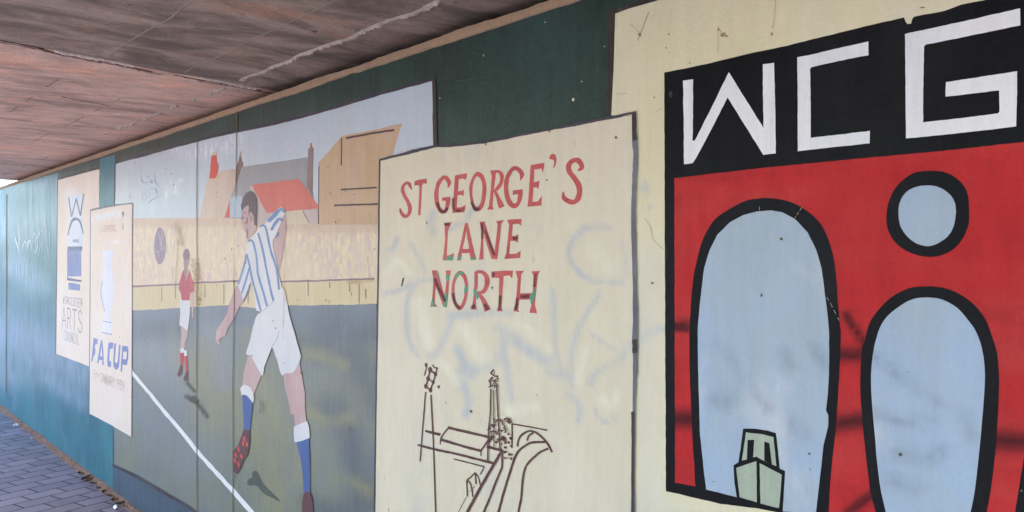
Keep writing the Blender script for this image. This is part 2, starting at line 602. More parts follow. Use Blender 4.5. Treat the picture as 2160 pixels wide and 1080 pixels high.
M_floor = floor_material()
M_slab_far = concrete('board_marked_concrete_pink', (190, 160, 144), (198, 150, 124), (124, 104, 94), gain=1.3, rust_lo=0.5, soot_lo=0.54)
M_slab_near = concrete('board_marked_concrete_grey', (160, 142, 128), (164, 116, 88), (84, 74, 66), gain=1.05, rust_lo=0.54, soot_lo=0.46)
M_mortar = simple('pale_mortar', (0.40, 0.33, 0.27), 0.95, 0.6, 26)
M_mortar2 = simple('pinkish_mortar', (0.60, 0.50, 0.45), 0.95, 0.55, 14)
M_mortar3 = simple('rusty_mortar', (0.30, 0.185, 0.15), 0.95, 0.55, 14)
M_fin = simple('formwork_fin_concrete', (0.25, 0.21, 0.18), 0.9, 0.35, 15)
M_crack = simple('crack_dirt', (0.035, 0.03, 0.025), 0.95, 0.4, 30)
M_bare = simple('bare_concrete_edge', (0.34, 0.225, 0.135), 0.85, 0.35, 14)
M_dirt = simple('brown_dirt', (0.24, 0.155, 0.12), 0.95, 0.65, 22)
M_ground = simple('outdoor_ground', (0.27, 0.27, 0.28), 0.95, 0.4, 3)
M_bark = simple('bark', (0.10, 0.075, 0.05), 0.95, 0.4, 20)
M_foliage = simple('foliage', (0.075, 0.11, 0.035), 0.6, 0.5, 2)
M_leaf = simple('dry_leaf', (0.16, 0.075, 0.03), 0.8, 0.5, 40)
M_leaf2 = simple('dark_rotted_leaf', (0.05, 0.035, 0.025), 0.8, 0.5, 40)
M_metal = simple('bright_tin', (0.85, 0.85, 0.86), 0.22, 0.1, 40, metal=1.0)
M_paper = simple('white_paper', (0.80, 0.80, 0.82), 0.6, 0.1, 40)

M_green = paint('dark_green_wall_paint', (48, 66, 60), (42, 56, 48), 1.1, var=0.25, streak=0.22, grain=0.2, rough=0.33, specks=0.75, c2scale=(1.4, 1.4, 1.0), c3=(52, 74, 68), dirt=(30, 28, 26), spec=0.25)

# ---- ground, path
bm = bmesh.new()
def quad(bm, a, b, c, d):
    bm.faces.new([bm.verts.new(p) for p in (a, b, c, d)])
quad(bm, (-260, -260, -.012), (260, -260, -.012), (260, 260, -.012), (-260, 260, -.012))
tag(link('ground', bm, M_ground), kind='structure')
bm = bmesh.new()
quad(bm, (-24, -4.2, 0), (14, -4.2, 0), (14, 0.02, 0), (-24, 0.02, 0))
tag(link('path', bm, M_floor), kind='structure')

# ---- ceiling: two slabs of the bridge deck
ceil = empty('bridge_ceiling', (-3.0, -2.0, CEIL_Z), 'stained board-marked concrete underside of the bridge above the painted wall', 'ceiling')
def seam_x(y):
    """the joint between the two slabs runs slightly askew over the path"""
    A, B = at_depth(0, 86, CEIL_Z), at_depth(575, 191, CEIL_Z)
    return A.x + (B.x - A.x) * (y - A.y) / (B.y - A.y)
def slab(fx0, fx1, mat, z0=0.0, z1=0.55):
    bm = bmesh.new()
    V = [bm.verts.new((f(y), y, CEIL_Z + z)) for f in (fx0, fx1) for y in (-4.4, 0.62) for z in (z0, z1)]
    for f in ((0, 1, 3, 2), (4, 6, 7, 5), (0, 4, 5, 1), (2, 3, 7, 6), (0, 2, 6, 4), (1, 5, 7, 3)):
        bm.faces.new([V[i] for i in f])
    bmesh.ops.recalc_face_normals(bm, faces=bm.faces)
    bmesh.ops.translate(bm, verts=bm.verts, vec=-Vector(ceil.location))
    return link('slab' if z0 == 0 else 'joint_filler', bm, mat, ceil)
sl = slab(lambda y: -9.74, lambda y: seam_x(y) - .006, M_slab_far); sl['label'] = 'paler pinkish far slab'
sl = slab(lambda y: seam_x(y) + .006, lambda y: 3.4, M_slab_near); sl['label'] = 'greyer soot-stained near slab'
slab(lambda y: seam_x(y) - .006, lambda y: seam_x(y) + .006, M_crack, .03, .5)
# abutment that carries the deck, hidden behind the painted wall
bm = bmesh.new()
add_box(bm, -9.74, 3.4, 0.42, 0.60, -0.1, CEIL_Z - 0.003)
bmesh.ops.translate(bm, verts=bm.verts, vec=-Vector(ceil.location))
link('abutment', bm, M_crack, ceil)

def ridge(name, pts, width, height, mat, seedv, broken=0.45, step=0.012, rough=1.0):
    """crumbly bead of mortar hanging under the ceiling along a line of points"""
    bm = bmesh.new()
    P = [Vector(p) for p in pts]
    L = []
    for a, b in zip(P, P[1:]):
        n = max(1, int((b - a).length / step))
        L += [a.lerp(b, i / n) for i in range(n)]
    L.append(P[-1])
    rows = []
    for i, p in enumerate(L):
        d = (L[min(i + 1, len(L) - 1)] - L[max(i - 1, 0)]).normalized()
        nrm = Vector((-d.y, d.x, 0))
        s = noise.noise(Vector((i * 0.09, seedv, 0))) * 0.5 + 0.5
        s2 = noise.noise(Vector((i * 0.6, seedv, 5))) * 0.5 + 0.5
        w = width * (0.45 + 0.8 * s) * (0.7 + 0.6 * s2)
        keep = (noise.noise(Vector((i * 0.045, seedv, 9))) * 0.5 + 0.5) > broken
        h = height * (0.4 + s2 + rough * random.uniform(-.3, .5)) if keep else -0.004
        c = p + nrm * width * 0.9 * (noise.noise(Vector((i * .05, seedv, 3))))
        ro = []
        for j, t in enumerate((-1, -.55, -.1, .35, .7, 1)):
            edge = abs(t) > 0.99
            z = CEIL_Z + 0.004 if edge else CEIL_Z - max(-0.004, h * (1 - t * t) * random.uniform(.6, 1.3))
            q = c + nrm * (w / 2 * t + (random.uniform(-.16, .16) * w * rough if not edge else 0))
            ro.append(bm.verts.new((q.x - ceil.location.x, q.y - ceil.location.y, z - ceil.location.z)))
        rows.append(ro)
    for a, b in zip(rows, rows[1:]):
        for j in range(5):
            bm.faces.new((a[j], b[j], b[j + 1], a[j + 1]))
    return link(name, bm, mat, ceil)

C_ = lambda x, y: at_depth(x, y, CEIL_Z)
SP = ((-60, 74), (10, 84), (70, 95), (130, 112), (190, 122), (250, 133), (320, 148), (380, 158), (450, 170), (530, 184), (580, 193))
ridge('mortar_seam', [C_(x, y) for x, y in SP], 0.034, 0.006, M_mortar2, 1.3, broken=0.42, rough=.8)
ridge('mortar_seam', [C_(x, y + 5) for x, y in SP], 0.018, 0.004, M_mortar3, 8.3, broken=0.42, rough=.8)
ridge('crack', [C_(x, y + 2.5) for x, y in SP], 0.007, 0.003, M_crack, 4.1, broken=0.36, rough=.6)
def par(frac, xa, xb):
    y = -DW + frac * DW * HC / HS
    return [Vector((xa + (xb - xa) * i / 40, y + random.uniform(-.003, .003), CEIL_Z)) for i in range(41)]
ridge('mortar_seam', par(0.861, -3.50, 1.2), 0.024, 0.009, M_mortar, 12.7, broken=0.16, rough=1.0, step=.008)
ridge('mortar_seam', par(0.861, -5.35, -3.66), 0.022, 0.008, M_mortar, 22.7, broken=0.42, rough=1.1, step=.008)
ridge('mortar_seam', par(0.861, -9.6, -5.35), 0.010, 0.003, M_fin, 27.7, broken=0.55, rough=1.0)
ridge('formwork_line', par(0.7185, -3.50, 2.0), 0.008, 0.002, M_fin, 31.7, broken=0.3, rough=0.4)
ridge('formwork_line', par(0.53, -3.40, 2.0), 0.011, 0.002, M_fin, 36.2, broken=0.25, rough=0.4)
ridge('formwork_line', par(0.50, -6.9, -3.70), 0.004, 0.0015, M_crack, 41.2, broken=0.52, rough=0.4)
ridge('formwork_line', par(0.70, -6.3, -4.3), 0.003, 0.0015, M_crack, 43.2, broken=0.55, rough=0.4)
ridge('formwork_line', par(0.16, -3.4, 2.0), 0.011, 0.002, M_fin, 45.2, broken=0.25, rough=0.4)
ridge('crack', [C_(x, y) for x, y in ((130, 204), (168, 211), (232, 223))], 0.006, 0.002, M_crack, 51.2, broken=0.2, rough=0.4)

# ---- the painted wall
wall = empty('mural_wall', (-5.0, 0.0, 0.0), 'dark green painted concrete wall carrying the murals, bare edge under the ceiling', 'wall')
bm = bmesh.new()
add_box(bm, -17.0, 4.5, 0.0, 0.20, -0.10, WALL_TOP)
bmesh.ops.translate(bm, verts=bm.verts, vec=-Vector(wall.location))
link('wall_face', bm, M_green, wall)
# bare rough edge between the paint and the ceiling
bm = bmesh.new()
n = 900
prev = None
for i in range(n + 1):
    x = -17.0 + 21.5 * i / n
    lo = WALL_TOP - 0.001 + 0.006 * noise.noise(Vector((x * 2.3, 0, 1))) + 0.003 * noise.noise(Vector((x * 17, 0, 2)))
    hi = EDGE_Z - 0.002 + 0.006 * noise.noise(Vector((x * 3.1, 4, 1))) + 0.003 * noise.noise(Vector((x * 21, 0, 6)))
    y = -0.006 + 0.002 * noise.noise(Vector((x * 9, 0, 8)))
    row = [bm.verts.new((x + 5, yy, zz)) for yy, zz in ((0.0, lo), (y, lo + 0.003), (y - 0.001, (lo + hi) / 2), (y, hi - 0.003), (0.03, hi), (0.20, hi))]
    if prev:
        for j in range(5):
            bm.faces.new((prev[j], row[j], row[j + 1], prev[j + 1]))
    prev = row
link('bare_edge', bm, M_bare, wall)

# ---- dirt against the foot of the wall
bm = bmesh.new()
prev = None
for i in range(1500):
    x = -15 + 0.01 * i
    s = noise.noise(Vector((x * 3, 0, 0))); t = noise.noise(Vector((x * 23, 0, 4))); u = noise.noise(Vector((x * 9, 2, 4)))
    v = random.uniform(-1, 1)
    h = 0.034 + 0.014 * s + 0.012 * t + .004 * v
    w = 0.036 + 0.014 * s + 0.012 * t + 0.008 * u + .004 * v
    row = [bm.verts.new(p) for p in ((x, -0.0005, h), (x, -0.010 - .004 * t, h * 0.80 + .003 * v), (x, -w * .5, h * .45 + .006 * u + random.uniform(-.004, .004)), (x, -w * .8, h * .18 + .004 * t + random.uniform(-.003, .003)), (x, -w, -0.003))]
    if prev:
        for j in range(4):
            bm.faces.new((prev[j], row[j], row[j + 1], prev[j + 1]))
    prev = row
tag(link('dirt', bm, M_dirt), 'ragged strip of brown dirt along the foot of the wall', 'dirt', kind='stuff')

# ---- litter
Fp = lambda x, y: at_depth(x, y, 0.0)
def leaf(x, y, size, mat, label, rot):
    p = Fp(x, y)
    bm = bmesh.new()
    outline = [(-1, 0), (-.6, .38), (-.1, .5), (.45, .33), (1, 0), (.45, -.33), (-.1, -.5), (-.6, -.38)]
    V = []
    for u, v in outline:
        V.append(bm.verts.new((u * size, v * size, size * (0.25 * u * u + 0.5 * abs(v) + random.uniform(0, .15)))))
    mid = [bm.verts.new((q * size, 0, size * 0.02)) for q in (-.5, 0, .5)]
    order = [(0, 1, mid[0]), (1, 2, mid[0]), (2, mid[1], mid[0]), (2, 3, mid[1]), (3, mid[2], mid[1]), (3, 4, mid[2]), (4, 5, mid[2]), (5, mid[1], mid[2]), (5, 6, mid[1]), (6, mid[0], mid[1]), (6, 7, mid[0]), (7, 0, mid[0])]
    for f in order:
        bm.faces.new([V[q] if isinstance(q, int) else q for q in f])
    o = link('dead_leaf', bm, mat)
    md = o.modifiers.new('thickness', 'SOLIDIFY'); md.thickness = 0.001
    o.location = (p.x, min(p.y, -0.042), 0.010)
    o.rotation_euler = (random.uniform(-.3, .3), random.uniform(-.3, .3), rot)
    return tag(o, label, 'leaf', 'dead leaves along the foot of the wall')
LEAVES = [(183, 1000, .020, 1, 'dark rotted leaf at the wall foot, leftmost of the leaf litter'),
          (190, 1011, .030, 1, 'large dark leaf lying second from the left against the dirt'),
          (197, 1011, .018, 0, 'small brown leaf tucked beside the large dark leaf'),
          (203, 1014, .032, 0, 'biggest brown curled leaf in the thick of the litter'),
          (212, 1021, .022, 1, 'dark leaf lying just right of the biggest brown leaf'),
          (211, 1033, .016, 0, 'reddish scrap of leaf lying apart on the bricks'),
          (223, 1030, .016, 1, 'tiny dark leaf halfway along the litter line'),
          (235, 1038, .020, 0, 'brown leaf between the tiny dark leaf and the cluster by the cap'),
          (246, 1047, .022, 1, 'dark leaf beside the dirt, left of the pair near the cap'),
          (258, 1055, .026, 0, 'broad brown leaf, second from the shiny cap'),
          (270, 1064, .030, 1, 'dark curled leaf touching the shiny cap')]
for i, (x, y, sz, k, lb) in enumerate(LEAVES):
    leaf(x, y, sz * 1.25, M_leaf2 if k else M_leaf, lb, i * 1.7)

def scrap(x, y, size, label):
    p = Fp(x, y)
    bm = bmesh.new()
    g = [[bm.verts.new(((i - 1.5) * size * .6 + random.uniform(-.1, .1) * size, (j - 1.5) * size * .5 + random.uniform(-.1, .1) * size, random.uniform(.05, .75) * size)) for j in range(4)] for i in range(4)]
    for i in range(3):
        for j in range(3):
            bm.faces.new((g[i][j], g[i + 1][j], g[i + 1][j + 1], g[i][j + 1]))
    o = link('paper_scrap', bm, M_paper)
    md = o.modifiers.new('thickness', 'SOLIDIFY'); md.thickness = 0.0008
    o.location = (p.x, min(p.y, -.06), 0.003)
    return tag(o, label, 'litter', 'white scraps by the wall foot')
scrap(8, 867, 0.030, 'crumpled white scrap by the wall, farthest of the scraps')
scrap(35, 896, 0.018, 'small white scrap just left of the brightest one')
scrap(44, 899, 0.034, 'brightest crumpled white scrap on the bricks by the wall')
scrap(80, 924, 0.012, 'tiny white scrap nearest the leaf litter')

p = Fp(281, 1068)
capo = empty('bottle_cap', (p.x, min(p.y, -.075), 0.0), 'shiny crimped metal bottle cap at the wall foot', 'bottle cap')
bm = bmesh.new()
rings = []
for rr, zz in ((.0001, .016), (.0125, .016), (.0145, .0145), (.0155, .008), (.0172, 0.0), (.0150, 0.001), (.0132, .013), (.0001, .0135)):
    rings.append([bm.verts.new(((rr * (1 + (.06 if q % 2 and rr > .0151 else 0))) * math.cos(q * math.pi / 21), (rr * (1 + (.06 if q % 2 and rr > .0151 else 0))) * math.sin(q * math.pi / 21), zz)) for q in range(42)])
for a, b in zip(rings, rings[1:]):
    for q in range(42):
        bm.faces.new((a[q], a[(q + 1) % 42], b[(q + 1) % 42], b[q]))
o = link('crimped_shell', bm, M_metal, capo, smooth=True)
capo.rotation_euler = (R(62), 0, R(25))
capo.location.z = 0.0145

# ---- a tree beyond the wall outside the far mouth
def tree(loc, label, h):
    root = empty('tree', loc, label, 'tree')
    bm = bmesh.new()
    def limb(a, b, ra, rb, seg=7):
        d = (b - a).normalized(); u = d.orthogonal().normalized(); v = d.cross(u)
        A = [bm.verts.new(a + (u * math.cos(q * 6.283 / seg) + v * math.sin(q * 6.283 / seg)) * ra) for q in range(seg)]
        B = [bm.verts.new(b + (u * math.cos(q * 6.283 / seg) + v * math.sin(q * 6.283 / seg)) * rb) for q in range(seg)]
        for q in range(seg):
            bm.faces.new((A[q], A[(q + 1) % seg], B[(q + 1) % seg], B[q]))
    limb(Vector((0, 0, -.1)), Vector((.1, 0, h * .35)), .2, .14)
    limb(Vector((.1, 0, h * .35)), Vector((0, .1, h * .8)), .14, .04)
    tips = []
    for q in range(9):
        a = q * 2.4
        z0 = h * (.3 + .05 * q)
        t = Vector((math.cos(a) * h * .28, math.sin(a) * h * .28, z0 + h * .18))
        limb(Vector((.07, .03, z0)), t, .06, .015, 5)
        tips.append(t)
    tips.append(Vector((0, 0, h * .85)))
    link('trunk', bm, M_bark, root)
    bm = bmesh.new()
    rnd = random.Random(3)
    for t in tips:
        for q in range(26):
            c = t + Vector((rnd.gauss(0, .1) * h, rnd.gauss(0, .1) * h, rnd.gauss(0, .08) * h))
            for w in range(9):
                p = c + Vector((rnd.gauss(0, .14), rnd.gauss(0, .14), rnd.gauss(0, .12)))
                u = Vector((rnd.gauss(0, 1), rnd.gauss(0, 1), rnd.gauss(0, 1))).normalized() * .07
                v = u.orthogonal().normalized() * .04
                bm.faces.new([bm.verts.new(p + z) for z in (-u, v, u, -v)])
    link('crown', bm, M_foliage, root)
tree((-14.0, 3.6, 0), 'leafy tree showing over the wall in the gap beyond the ceiling', 4.2)

# ================================================================== the murals
M_cream = paint('cream_paint', (190, 182, 157), (196, 187, 165), 1.2, var=.07, streak=.06, grain=.05, specks=.4, c2lo=.35, c2hi=.7, rough=.45, c3=(184, 180, 164),
                stains=(('ghost', (148, 159, 170), .7, .22, .66, (6, 6, 3.5)), ('fresh', (200, 198, 176), .8, .25, .6, (6, 6, 3))))
M_cream_e = paint('yellow_cream_paint', (191, 184, 151), (193, 187, 163), 1.28, var=.07, streak=.06, grain=.05, specks=.6, c2lo=.4, c2hi=.7, rough=.45, spec=.12, c3=(182, 176, 150), stains=(('ghost', (150, 160, 168), .85, .25, .62, (5, 5, 3)), ('lower', (184, 180, 168), .6, .1, .5, (3, 3, 3))))
M_cream_f = paint('pinkish_cream_paint', (214, 201, 186), (215, 206, 195), 1.14, var=.06, streak=.06, grain=.05, specks=.4, rough=.5,
                  stains=(('wash', (222, 224, 228), .75, .3, .55, (20, 20, 12)), ('blue', (178, 202, 226), .7, .3, .55, (20, 20, 12))))
M_black = paint('black_paint', (20, 21, 23), (30, 31, 33), 1.0, var=.3, streak=.2, grain=.2, specks=.2, rough=.45, spec=.10, dirt=(120, 120, 120))
M_red = paint('red_paint', (168, 42, 43), (168, 54, 52), 1.14, var=.2, streak=.12, grain=.14, specks=.25, rough=.45, spec=.08, c3=(150, 42, 42), c2scale=(2.2, 2.2, 5),
              stains=(('spray', (54, 24, 28), .92, .08, .5, (9, 9, 6)),))
M_white = paint('white_paint', (202, 202, 200), (192, 195, 196), 1.28, var=.07, streak=.10, grain=.05, specks=.2, rough=.45, spec=.12)
M_blue = paint('pale_blue_paint', (150, 164, 173), (148, 165, 182), 1.15, var=.07, streak=.08, grain=.06, specks=.12, rough=.45, spec=.12, c3=(174, 180, 184), c2lo=.45, c2hi=.6, c2scale=(2.6, 2.6, 2.0),
               stains=(('scuff', (108, 118, 130), .55, .3, .68, (9, 9, 6)),))
M_outline = paint('purple_black_outline', (66, 58, 66), (84, 76, 84), 1.0, var=.25, streak=.15, grain=.1, specks=0, rough=.45)
M_outline_b = paint('brown_black_brushed_edge', (58, 52, 48), (84, 72, 64), 1.0, var=.35, streak=.35, grain=.2, specks=0, rough=.45, c2scale=(30, 30, 2))
M_outline_g = paint('grey_outline', (112, 114, 122), (84, 84, 92), 1.1, var=.25, streak=.25, grain=.1, specks=0, rough=.45, c2scale=(8, 8, 2.2))
M_joint = paint('joint_grime', (108, 104, 84), (142, 126, 96), 1.0, var=.4, streak=.3, grain=.3, specks=0, rough=.8, c2scale=(3, 3, 3))

def panel(name, x, y, label, cat='mural panel', dd=0.0):
    p = W(x, y)
    return empty(name, (p.x, 0.0, max(0.05, p.z)), label, cat)

FOOT = 0.674                       # slope of the panels' foot line on the wall
def foot(x):
    return YVP + FOOT * (x - XVP)

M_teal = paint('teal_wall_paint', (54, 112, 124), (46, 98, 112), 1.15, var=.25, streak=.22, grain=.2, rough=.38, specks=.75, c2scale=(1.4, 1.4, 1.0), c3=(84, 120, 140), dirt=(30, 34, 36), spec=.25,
               stains=(('painted_glare', (150, 174, 196), .8, .34, .66, (26, 26, 3)), ('dusty', (128, 146, 168), .65, .25, .65, (7, 7, 3))))  # first stain puts the pale sky glare at top left into the paint colour
M_slate = paint('slate_wall_paint', (76, 92, 106), (66, 86, 92), 1.0, var=.2, streak=.2, grain=.15, rough=.36, specks=.5)
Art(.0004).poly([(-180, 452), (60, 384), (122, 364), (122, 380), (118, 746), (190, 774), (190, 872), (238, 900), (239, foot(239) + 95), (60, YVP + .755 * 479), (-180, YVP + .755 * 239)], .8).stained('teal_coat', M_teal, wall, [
    ('painted_glare', [([(-40, 470), (40, 470), (118, 450)], 170), ([(40, 400), (118, 380)], 60), ([(30, 560), (80, 600)], 90)]), ('dusty', [([(20, 700), (110, 740), (180, 800)], 130), ([(100, 800), (170, 850)], 60)])], cell=.04)
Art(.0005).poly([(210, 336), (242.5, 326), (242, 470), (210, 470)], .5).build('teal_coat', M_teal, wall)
Art(.0006).poly([(238.5, 970), (420, 1075), (800, 1340), (1340, 1700), (1340, YVP + .755 * 1759), (238.5, YVP + .755 * 657.5)], .8).build('slate_coat', M_slate, wall)

# ------------------------------------------------ panel A: tall cream panel, arts logo
A = panel('painted_sign', 160, 760, 'narrow cream painted panel with a blue W, arch and tower above ARTS lettering', 'mural panel')
Art(.0010).poly([(122, 380), (165, 368.5), (209.5, 356.7), (209.5, 786), (187, 772.6), (118, 746)], .5).stained('background', M_cream_f, A, [('wash', [([(150, 410), (158, 450), (158, 500)], 50)]), ('blue', [([(158, 480), (158, 519)], 18)])], cell=.03)
a = Art(.0013)
a.line([(121, 377.5), (150, 369.5), (178, 362), (209, 354.2)], 4.4, a=.6)
a.line([(121.5, 378), (119.8, 560), (117.5, 747)], 1.6)
a.build('border', M_outline, A)
zA = zt(110, 390, 8)
M_logo_blue = paint('grey_blue_paint', (104, 112, 146), (88, 98, 134), 1.0, var=.15, streak=.15, grain=.08, specks=.2)
M_logo_pale = paint('pale_lilac_blue_paint', (120, 132, 178), (136, 148, 190), 1.0, var=.15, streak=.15, grain=.08, specks=.2)
M_logo_white = paint('bluish_white_paint', (212, 216, 226), (196, 206, 226), 1.0, var=.08, streak=.1, grain=.05, specks=.2)
Art(.0014).poly(zA([(275, 190), (400, 160), (535, 145), (480, 520), (500, 570), (515, 700), (520, 820), (505, 1045), (270, 1045), (285, 820), (300, 650), (320, 540)]), .4).build('logo_field', M_logo_white, A)
a = Art(.0017)
for s in ([(278, 205), (327, 545)], [(327, 545), (406, 235)], [(406, 225), (475, 520)], [(475, 520), (532, 150)]):
    a.line(zA([(p[0], p[1], 19) for p in s]))
a.build('logo_letter', M_logo_blue, A)
Art(.0017).line(zA([(268, 855, 14), (290, 740, 22), (330, 620, 34), (370, 578, 46), (405, 575, 46), (455, 600, 36), (490, 680, 26), (522, 825, 14)])).build('logo_arch', M_logo_blue, A)
a = Art(.0017)
for x, h in ((355, 45), (375, 55), (398, 45), (418, 60), (438, 62)):
    a.line(zA([(x, 945 - h / 2 + 3, 12), (x, 945 + h / 2, 12)]))
a.build('small_mark', M_logo_blue, A)
tw = Art(.0018)
tw.poly(zA([(258, 1040), (508, 1036), (506, 1104), (258, 1108)]), .3)
tw.poly([(141.3, 585.4), (171.9, 591), (171.9, 595), (141.3, 591.5)], .3)
tw.line([(142.6, 528), (142.6, 586)], 1.4)
tw.build('logo_tower', M_logo_blue, A)
tw = Art(.0016)
tw.poly([(143, 528), (171.5, 527.5), (171.3, 583), (143, 583)], .3)
tw.poly([(143.7, 595.8), (169.4, 600), (168.6, 613.5), (144.5, 611)], .3)
tw.build('tower_fill', M_logo_pale, A)
Art(.0016).text('WORCESTER', 133, 174.4, 624.4, 640.5, 1.15).letters(M_logo_pale, A)
Art(.0016).text('ARTS', 131, 174.6, 647, 690, 1.9, gap=.22).letters(M_logo_blue, A)
Art(.0016).text('COUNCIL', 135, 167.5, 696, 717, 1.1).letters(M_logo_pale, A)

# ------------------------------------------------ panel C: football mural
Cm = panel('football_mural', 560, 1000, 'wide football mural with a striped player, a red shirted player, crowd and rooftops', 'mural')
M_field = paint('grey_green_pitch_paint', (124, 132, 122), (134, 136, 114), 0.87, var=.10, streak=.12, grain=.06, specks=.5, c2scale=(1.3, 1.3, 1.1), c2lo=.3, c2hi=.75, rough=.36, spec=.45, c3=(116, 128, 130),
                stains=(('far', (112, 122, 132), .95, .05, .35, (4, 4, 3)), ('slate', (92, 102, 106), .85, .2, .55, (4, 4, 3)), ('yellow', (146, 144, 108), .8, .3, .58, (4, 4, 3)), ('bluegrey', (134, 142, 150), .65, .2, .6, (4, 4, 3))))
M_field_b = paint('slate_blue_pitch_paint', (106, 115, 122), (116, 124, 132), 1.0, var=.12, streak=.12, grain=.08, specks=.4, rough=.36, spec=.45)
M_sky = paint('pale_sky_paint', (172, 184, 192), (178, 183, 187), 1.12, var=.06, streak=.06, grain=.05, specks=.55, rough=.36, spec=.45, c3=(172, 187, 198), stains=(('rub', (218, 222, 228), .75, .42, .62, (26, 26, 18)),))
Art(.0010).poly([(243, 345), (417, 298), (580, 262), (912, 170), (914, 320), (800, 345), (795, 600), (786, foot(786)), (417, 1082), (340, 1034), (238, 980)], .6).stained('pitch', M_field, Cm, [
    ('far', [([(200, 672), (340, 664), (415, 660), (540, 664), (620, 664), (850, 660)], 70, .5), ([(690, 690), (850, 680)], 90, .5)]),
    ('slate', [([(700, 690), (760, 770), (810, 850)], 150), ([(620, 720), (700, 740), (800, 690)], 100), ([(240, 705), (320, 700), (420, 680)], 80), ([(640, 1060), (700, 1080), (790, 1060)], 90), ([(700, 860), (740, 930), (760, 1040)], 120)]),
    ('yellow', [([(440, 800), (500, 840), (560, 960), (600, 1080)], 170), ([(545, 800), (590, 900), (610, 1000)], 110), ([(380, 760), (420, 830), (440, 900)], 90), ([(640, 745), (680, 750), (725, 770)], 50), ([(700, 1010), (740, 1015), (780, 1040)], 44), ([(650, 870), (690, 890), (740, 880)], 44)]),
    ('bluegrey', [([(250, 860), (330, 900), (400, 960)], 200), ([(260, 740), (330, 760), (360, 830)], 140), ([(430, 690), (470, 720), (470, 800)], 90)])], cell=.03)
Art(.0012).poly([(243.2, 345), (417, 298.3), (580, 262.3), (912.3, 170), (914, 320), (802, 345), (798, 472), (420, 463), (241, 462)], .6).stained('painted_sky', M_sky, Cm, [
    ('rub', [([(351, 415), (355, 397), (360, 385)], 16), ([(355, 397), (363, 403), (374, 407)], 16), ([(367, 403), (372, 390), (383, 379)], 16), ([(345, 300), (420, 320), (500, 300)], 60)])], cell=.02)
# crowd bank and fence
def crowd_material():
    m = NT('dabbed_crowd_paint')
    vo = m.n('ShaderNodeTexVoronoi'); vo.inputs['Scale'].default_value = 1.0
    m.l(m.pos(46, 46, 30), vo.inputs['Vector'])
    sp = m.n('ShaderNodeSeparateColor'); m.l(vo.outputs['Color'], sp.inputs[0])
    c = m.mix(m.ramp(sp.outputs[0], .45, .55), lin((204, 184, 152)), lin((200, 178, 156)))
    c = m.mix(m.ramp(sp.outputs[1], .66, .72), c, lin((190, 172, 160)))
    c = m.mix(m.ramp(sp.outputs[2], .74, .80), c, lin((210, 193, 160)))
    soft = m.noise(m.pos(3, 3, 4), 1.0, 4, .6)
    c = m.mix(m.math('MULTIPLY', m.ramp(soft, .4, .65), .7), c, lin((203, 184, 158)))
    at = m.n('ShaderNodeAttribute', attribute_name='band')
    nb = m.math('MULTIPLY', m.ramp(m.noise(m.pos(14, 14, 9), 1.0, 5, .65), .2, .55), at.outputs['Fac'])
    c = m.mix(m.math('MULTIPLY', nb, .9), c, lin((188, 160, 138)))
    f = m.math('MULTIPLY_ADD', m.noise(m.pos(60, 60, 5), 1.0, 4, .6), .3, .88)
    m.l(m.scale_col(c, f), m.b.inputs['Base Color'])
    m.b.inputs['Roughness'].default_value = .40
    m.bump(m.noise(m.pos(40, 40, 20), 1.0, 4, .6), .4, .0025)
    return m.m
M_crowd = crowd_material()
M_fence = paint('pale_yellow_fence_paint', (196, 180, 142), (204, 190, 156), 1.05, var=.07, streak=.10, grain=.05, specks=.3, rough=.40)
Art(.0014).poly([(241, 461), (420, 459.6), (509, 459.6), (600, 470), (798, 471), (797, 594), (598, 597), (417, 599), (240, 609)], .5).stained('crowd_bank', M_crowd, Cm, [('band', [([(230, 465), (420, 463), (509, 463), (600, 474), (800, 476)], 42, .5)])], cell=.02)
Art(.0015).poly([(240, 606), (376, 600), (417, 597), (498, 593.5), (594, 594), (797, 590), (797, 641), (710, 643), (608, 644.6), (539, 650), (480, 644), (415, 647), (340, 652), (240, 657)], .9).build('fence', M_fence, Cm)
M_lilac = paint('dull_lilac_line_paint', (140, 114, 124), None, 1.0, var=.2, specks=0)
f = Art(.0017)
f.line([(240, 608), (280, 604.6), (376, 599.5), (417, 596.3), (498, 593), (530, 592.5), (594, 593.9), (680, 592), (720, 590), (740, 589.5), (790, 588.5)], 3.6, a=.8)
for x, y0, y1 in ((341, 606, 636), (370, 604, 630), (432, 600, 628), (472, 598, 640), (523, 600, 640), (649.6, 593, 624), (694, 634, 640), (737, 598, 616), (741, 618, 623), (695, 596, 608), (757, 598, 640), (771, 610, 630)):
    f.line([(x, y0), (x + .3, y1)], 1.5)
f.build('fence_line', M_lilac, Cm)

# rooftops
M_beige = paint('pinkish_beige_house_paint', (198, 178, 160), (190, 166, 152), 1.0, var=.08, streak=.08, specks=.3, rough=.38, spec=.4)
M_grey = paint('grey_roof_paint', (142, 141, 143), (150, 146, 148), 1.0, var=.10, streak=.08, specks=.35, rough=.38, spec=.4)
M_rroof = paint('coral_red_roof_paint', (196, 104, 94), (200, 112, 102), 1.02, var=.08, streak=.08, specks=.3, rough=.40)
M_rch = paint('bright_red_chimney_paint', (204, 88, 74), None, 1.0, var=.12, specks=.2)
M_bch = paint('brown_grey_chimney_paint', (138, 118, 114), (128, 104, 100), 1.0, var=.12, specks=.2)
M_tan = paint('tan_building_paint', (186, 156, 122), (194, 166, 136), 1.0, var=.10, streak=.08, specks=.45, rough=.40, c3=(190, 162, 140))
M_gable = paint('lilac_gable_paint', (184, 168, 164), (190, 172, 160), 1.0, var=.08, specks=.2)
M_ywall = paint('pale_cream_house_paint', (206, 194, 160), (196, 182, 158), 1.0, var=.08, specks=.2)
M_dbrown = paint('dark_brown_line_paint', (84, 62, 62), None, 1.0, var=.25, streak=.2, specks=0)
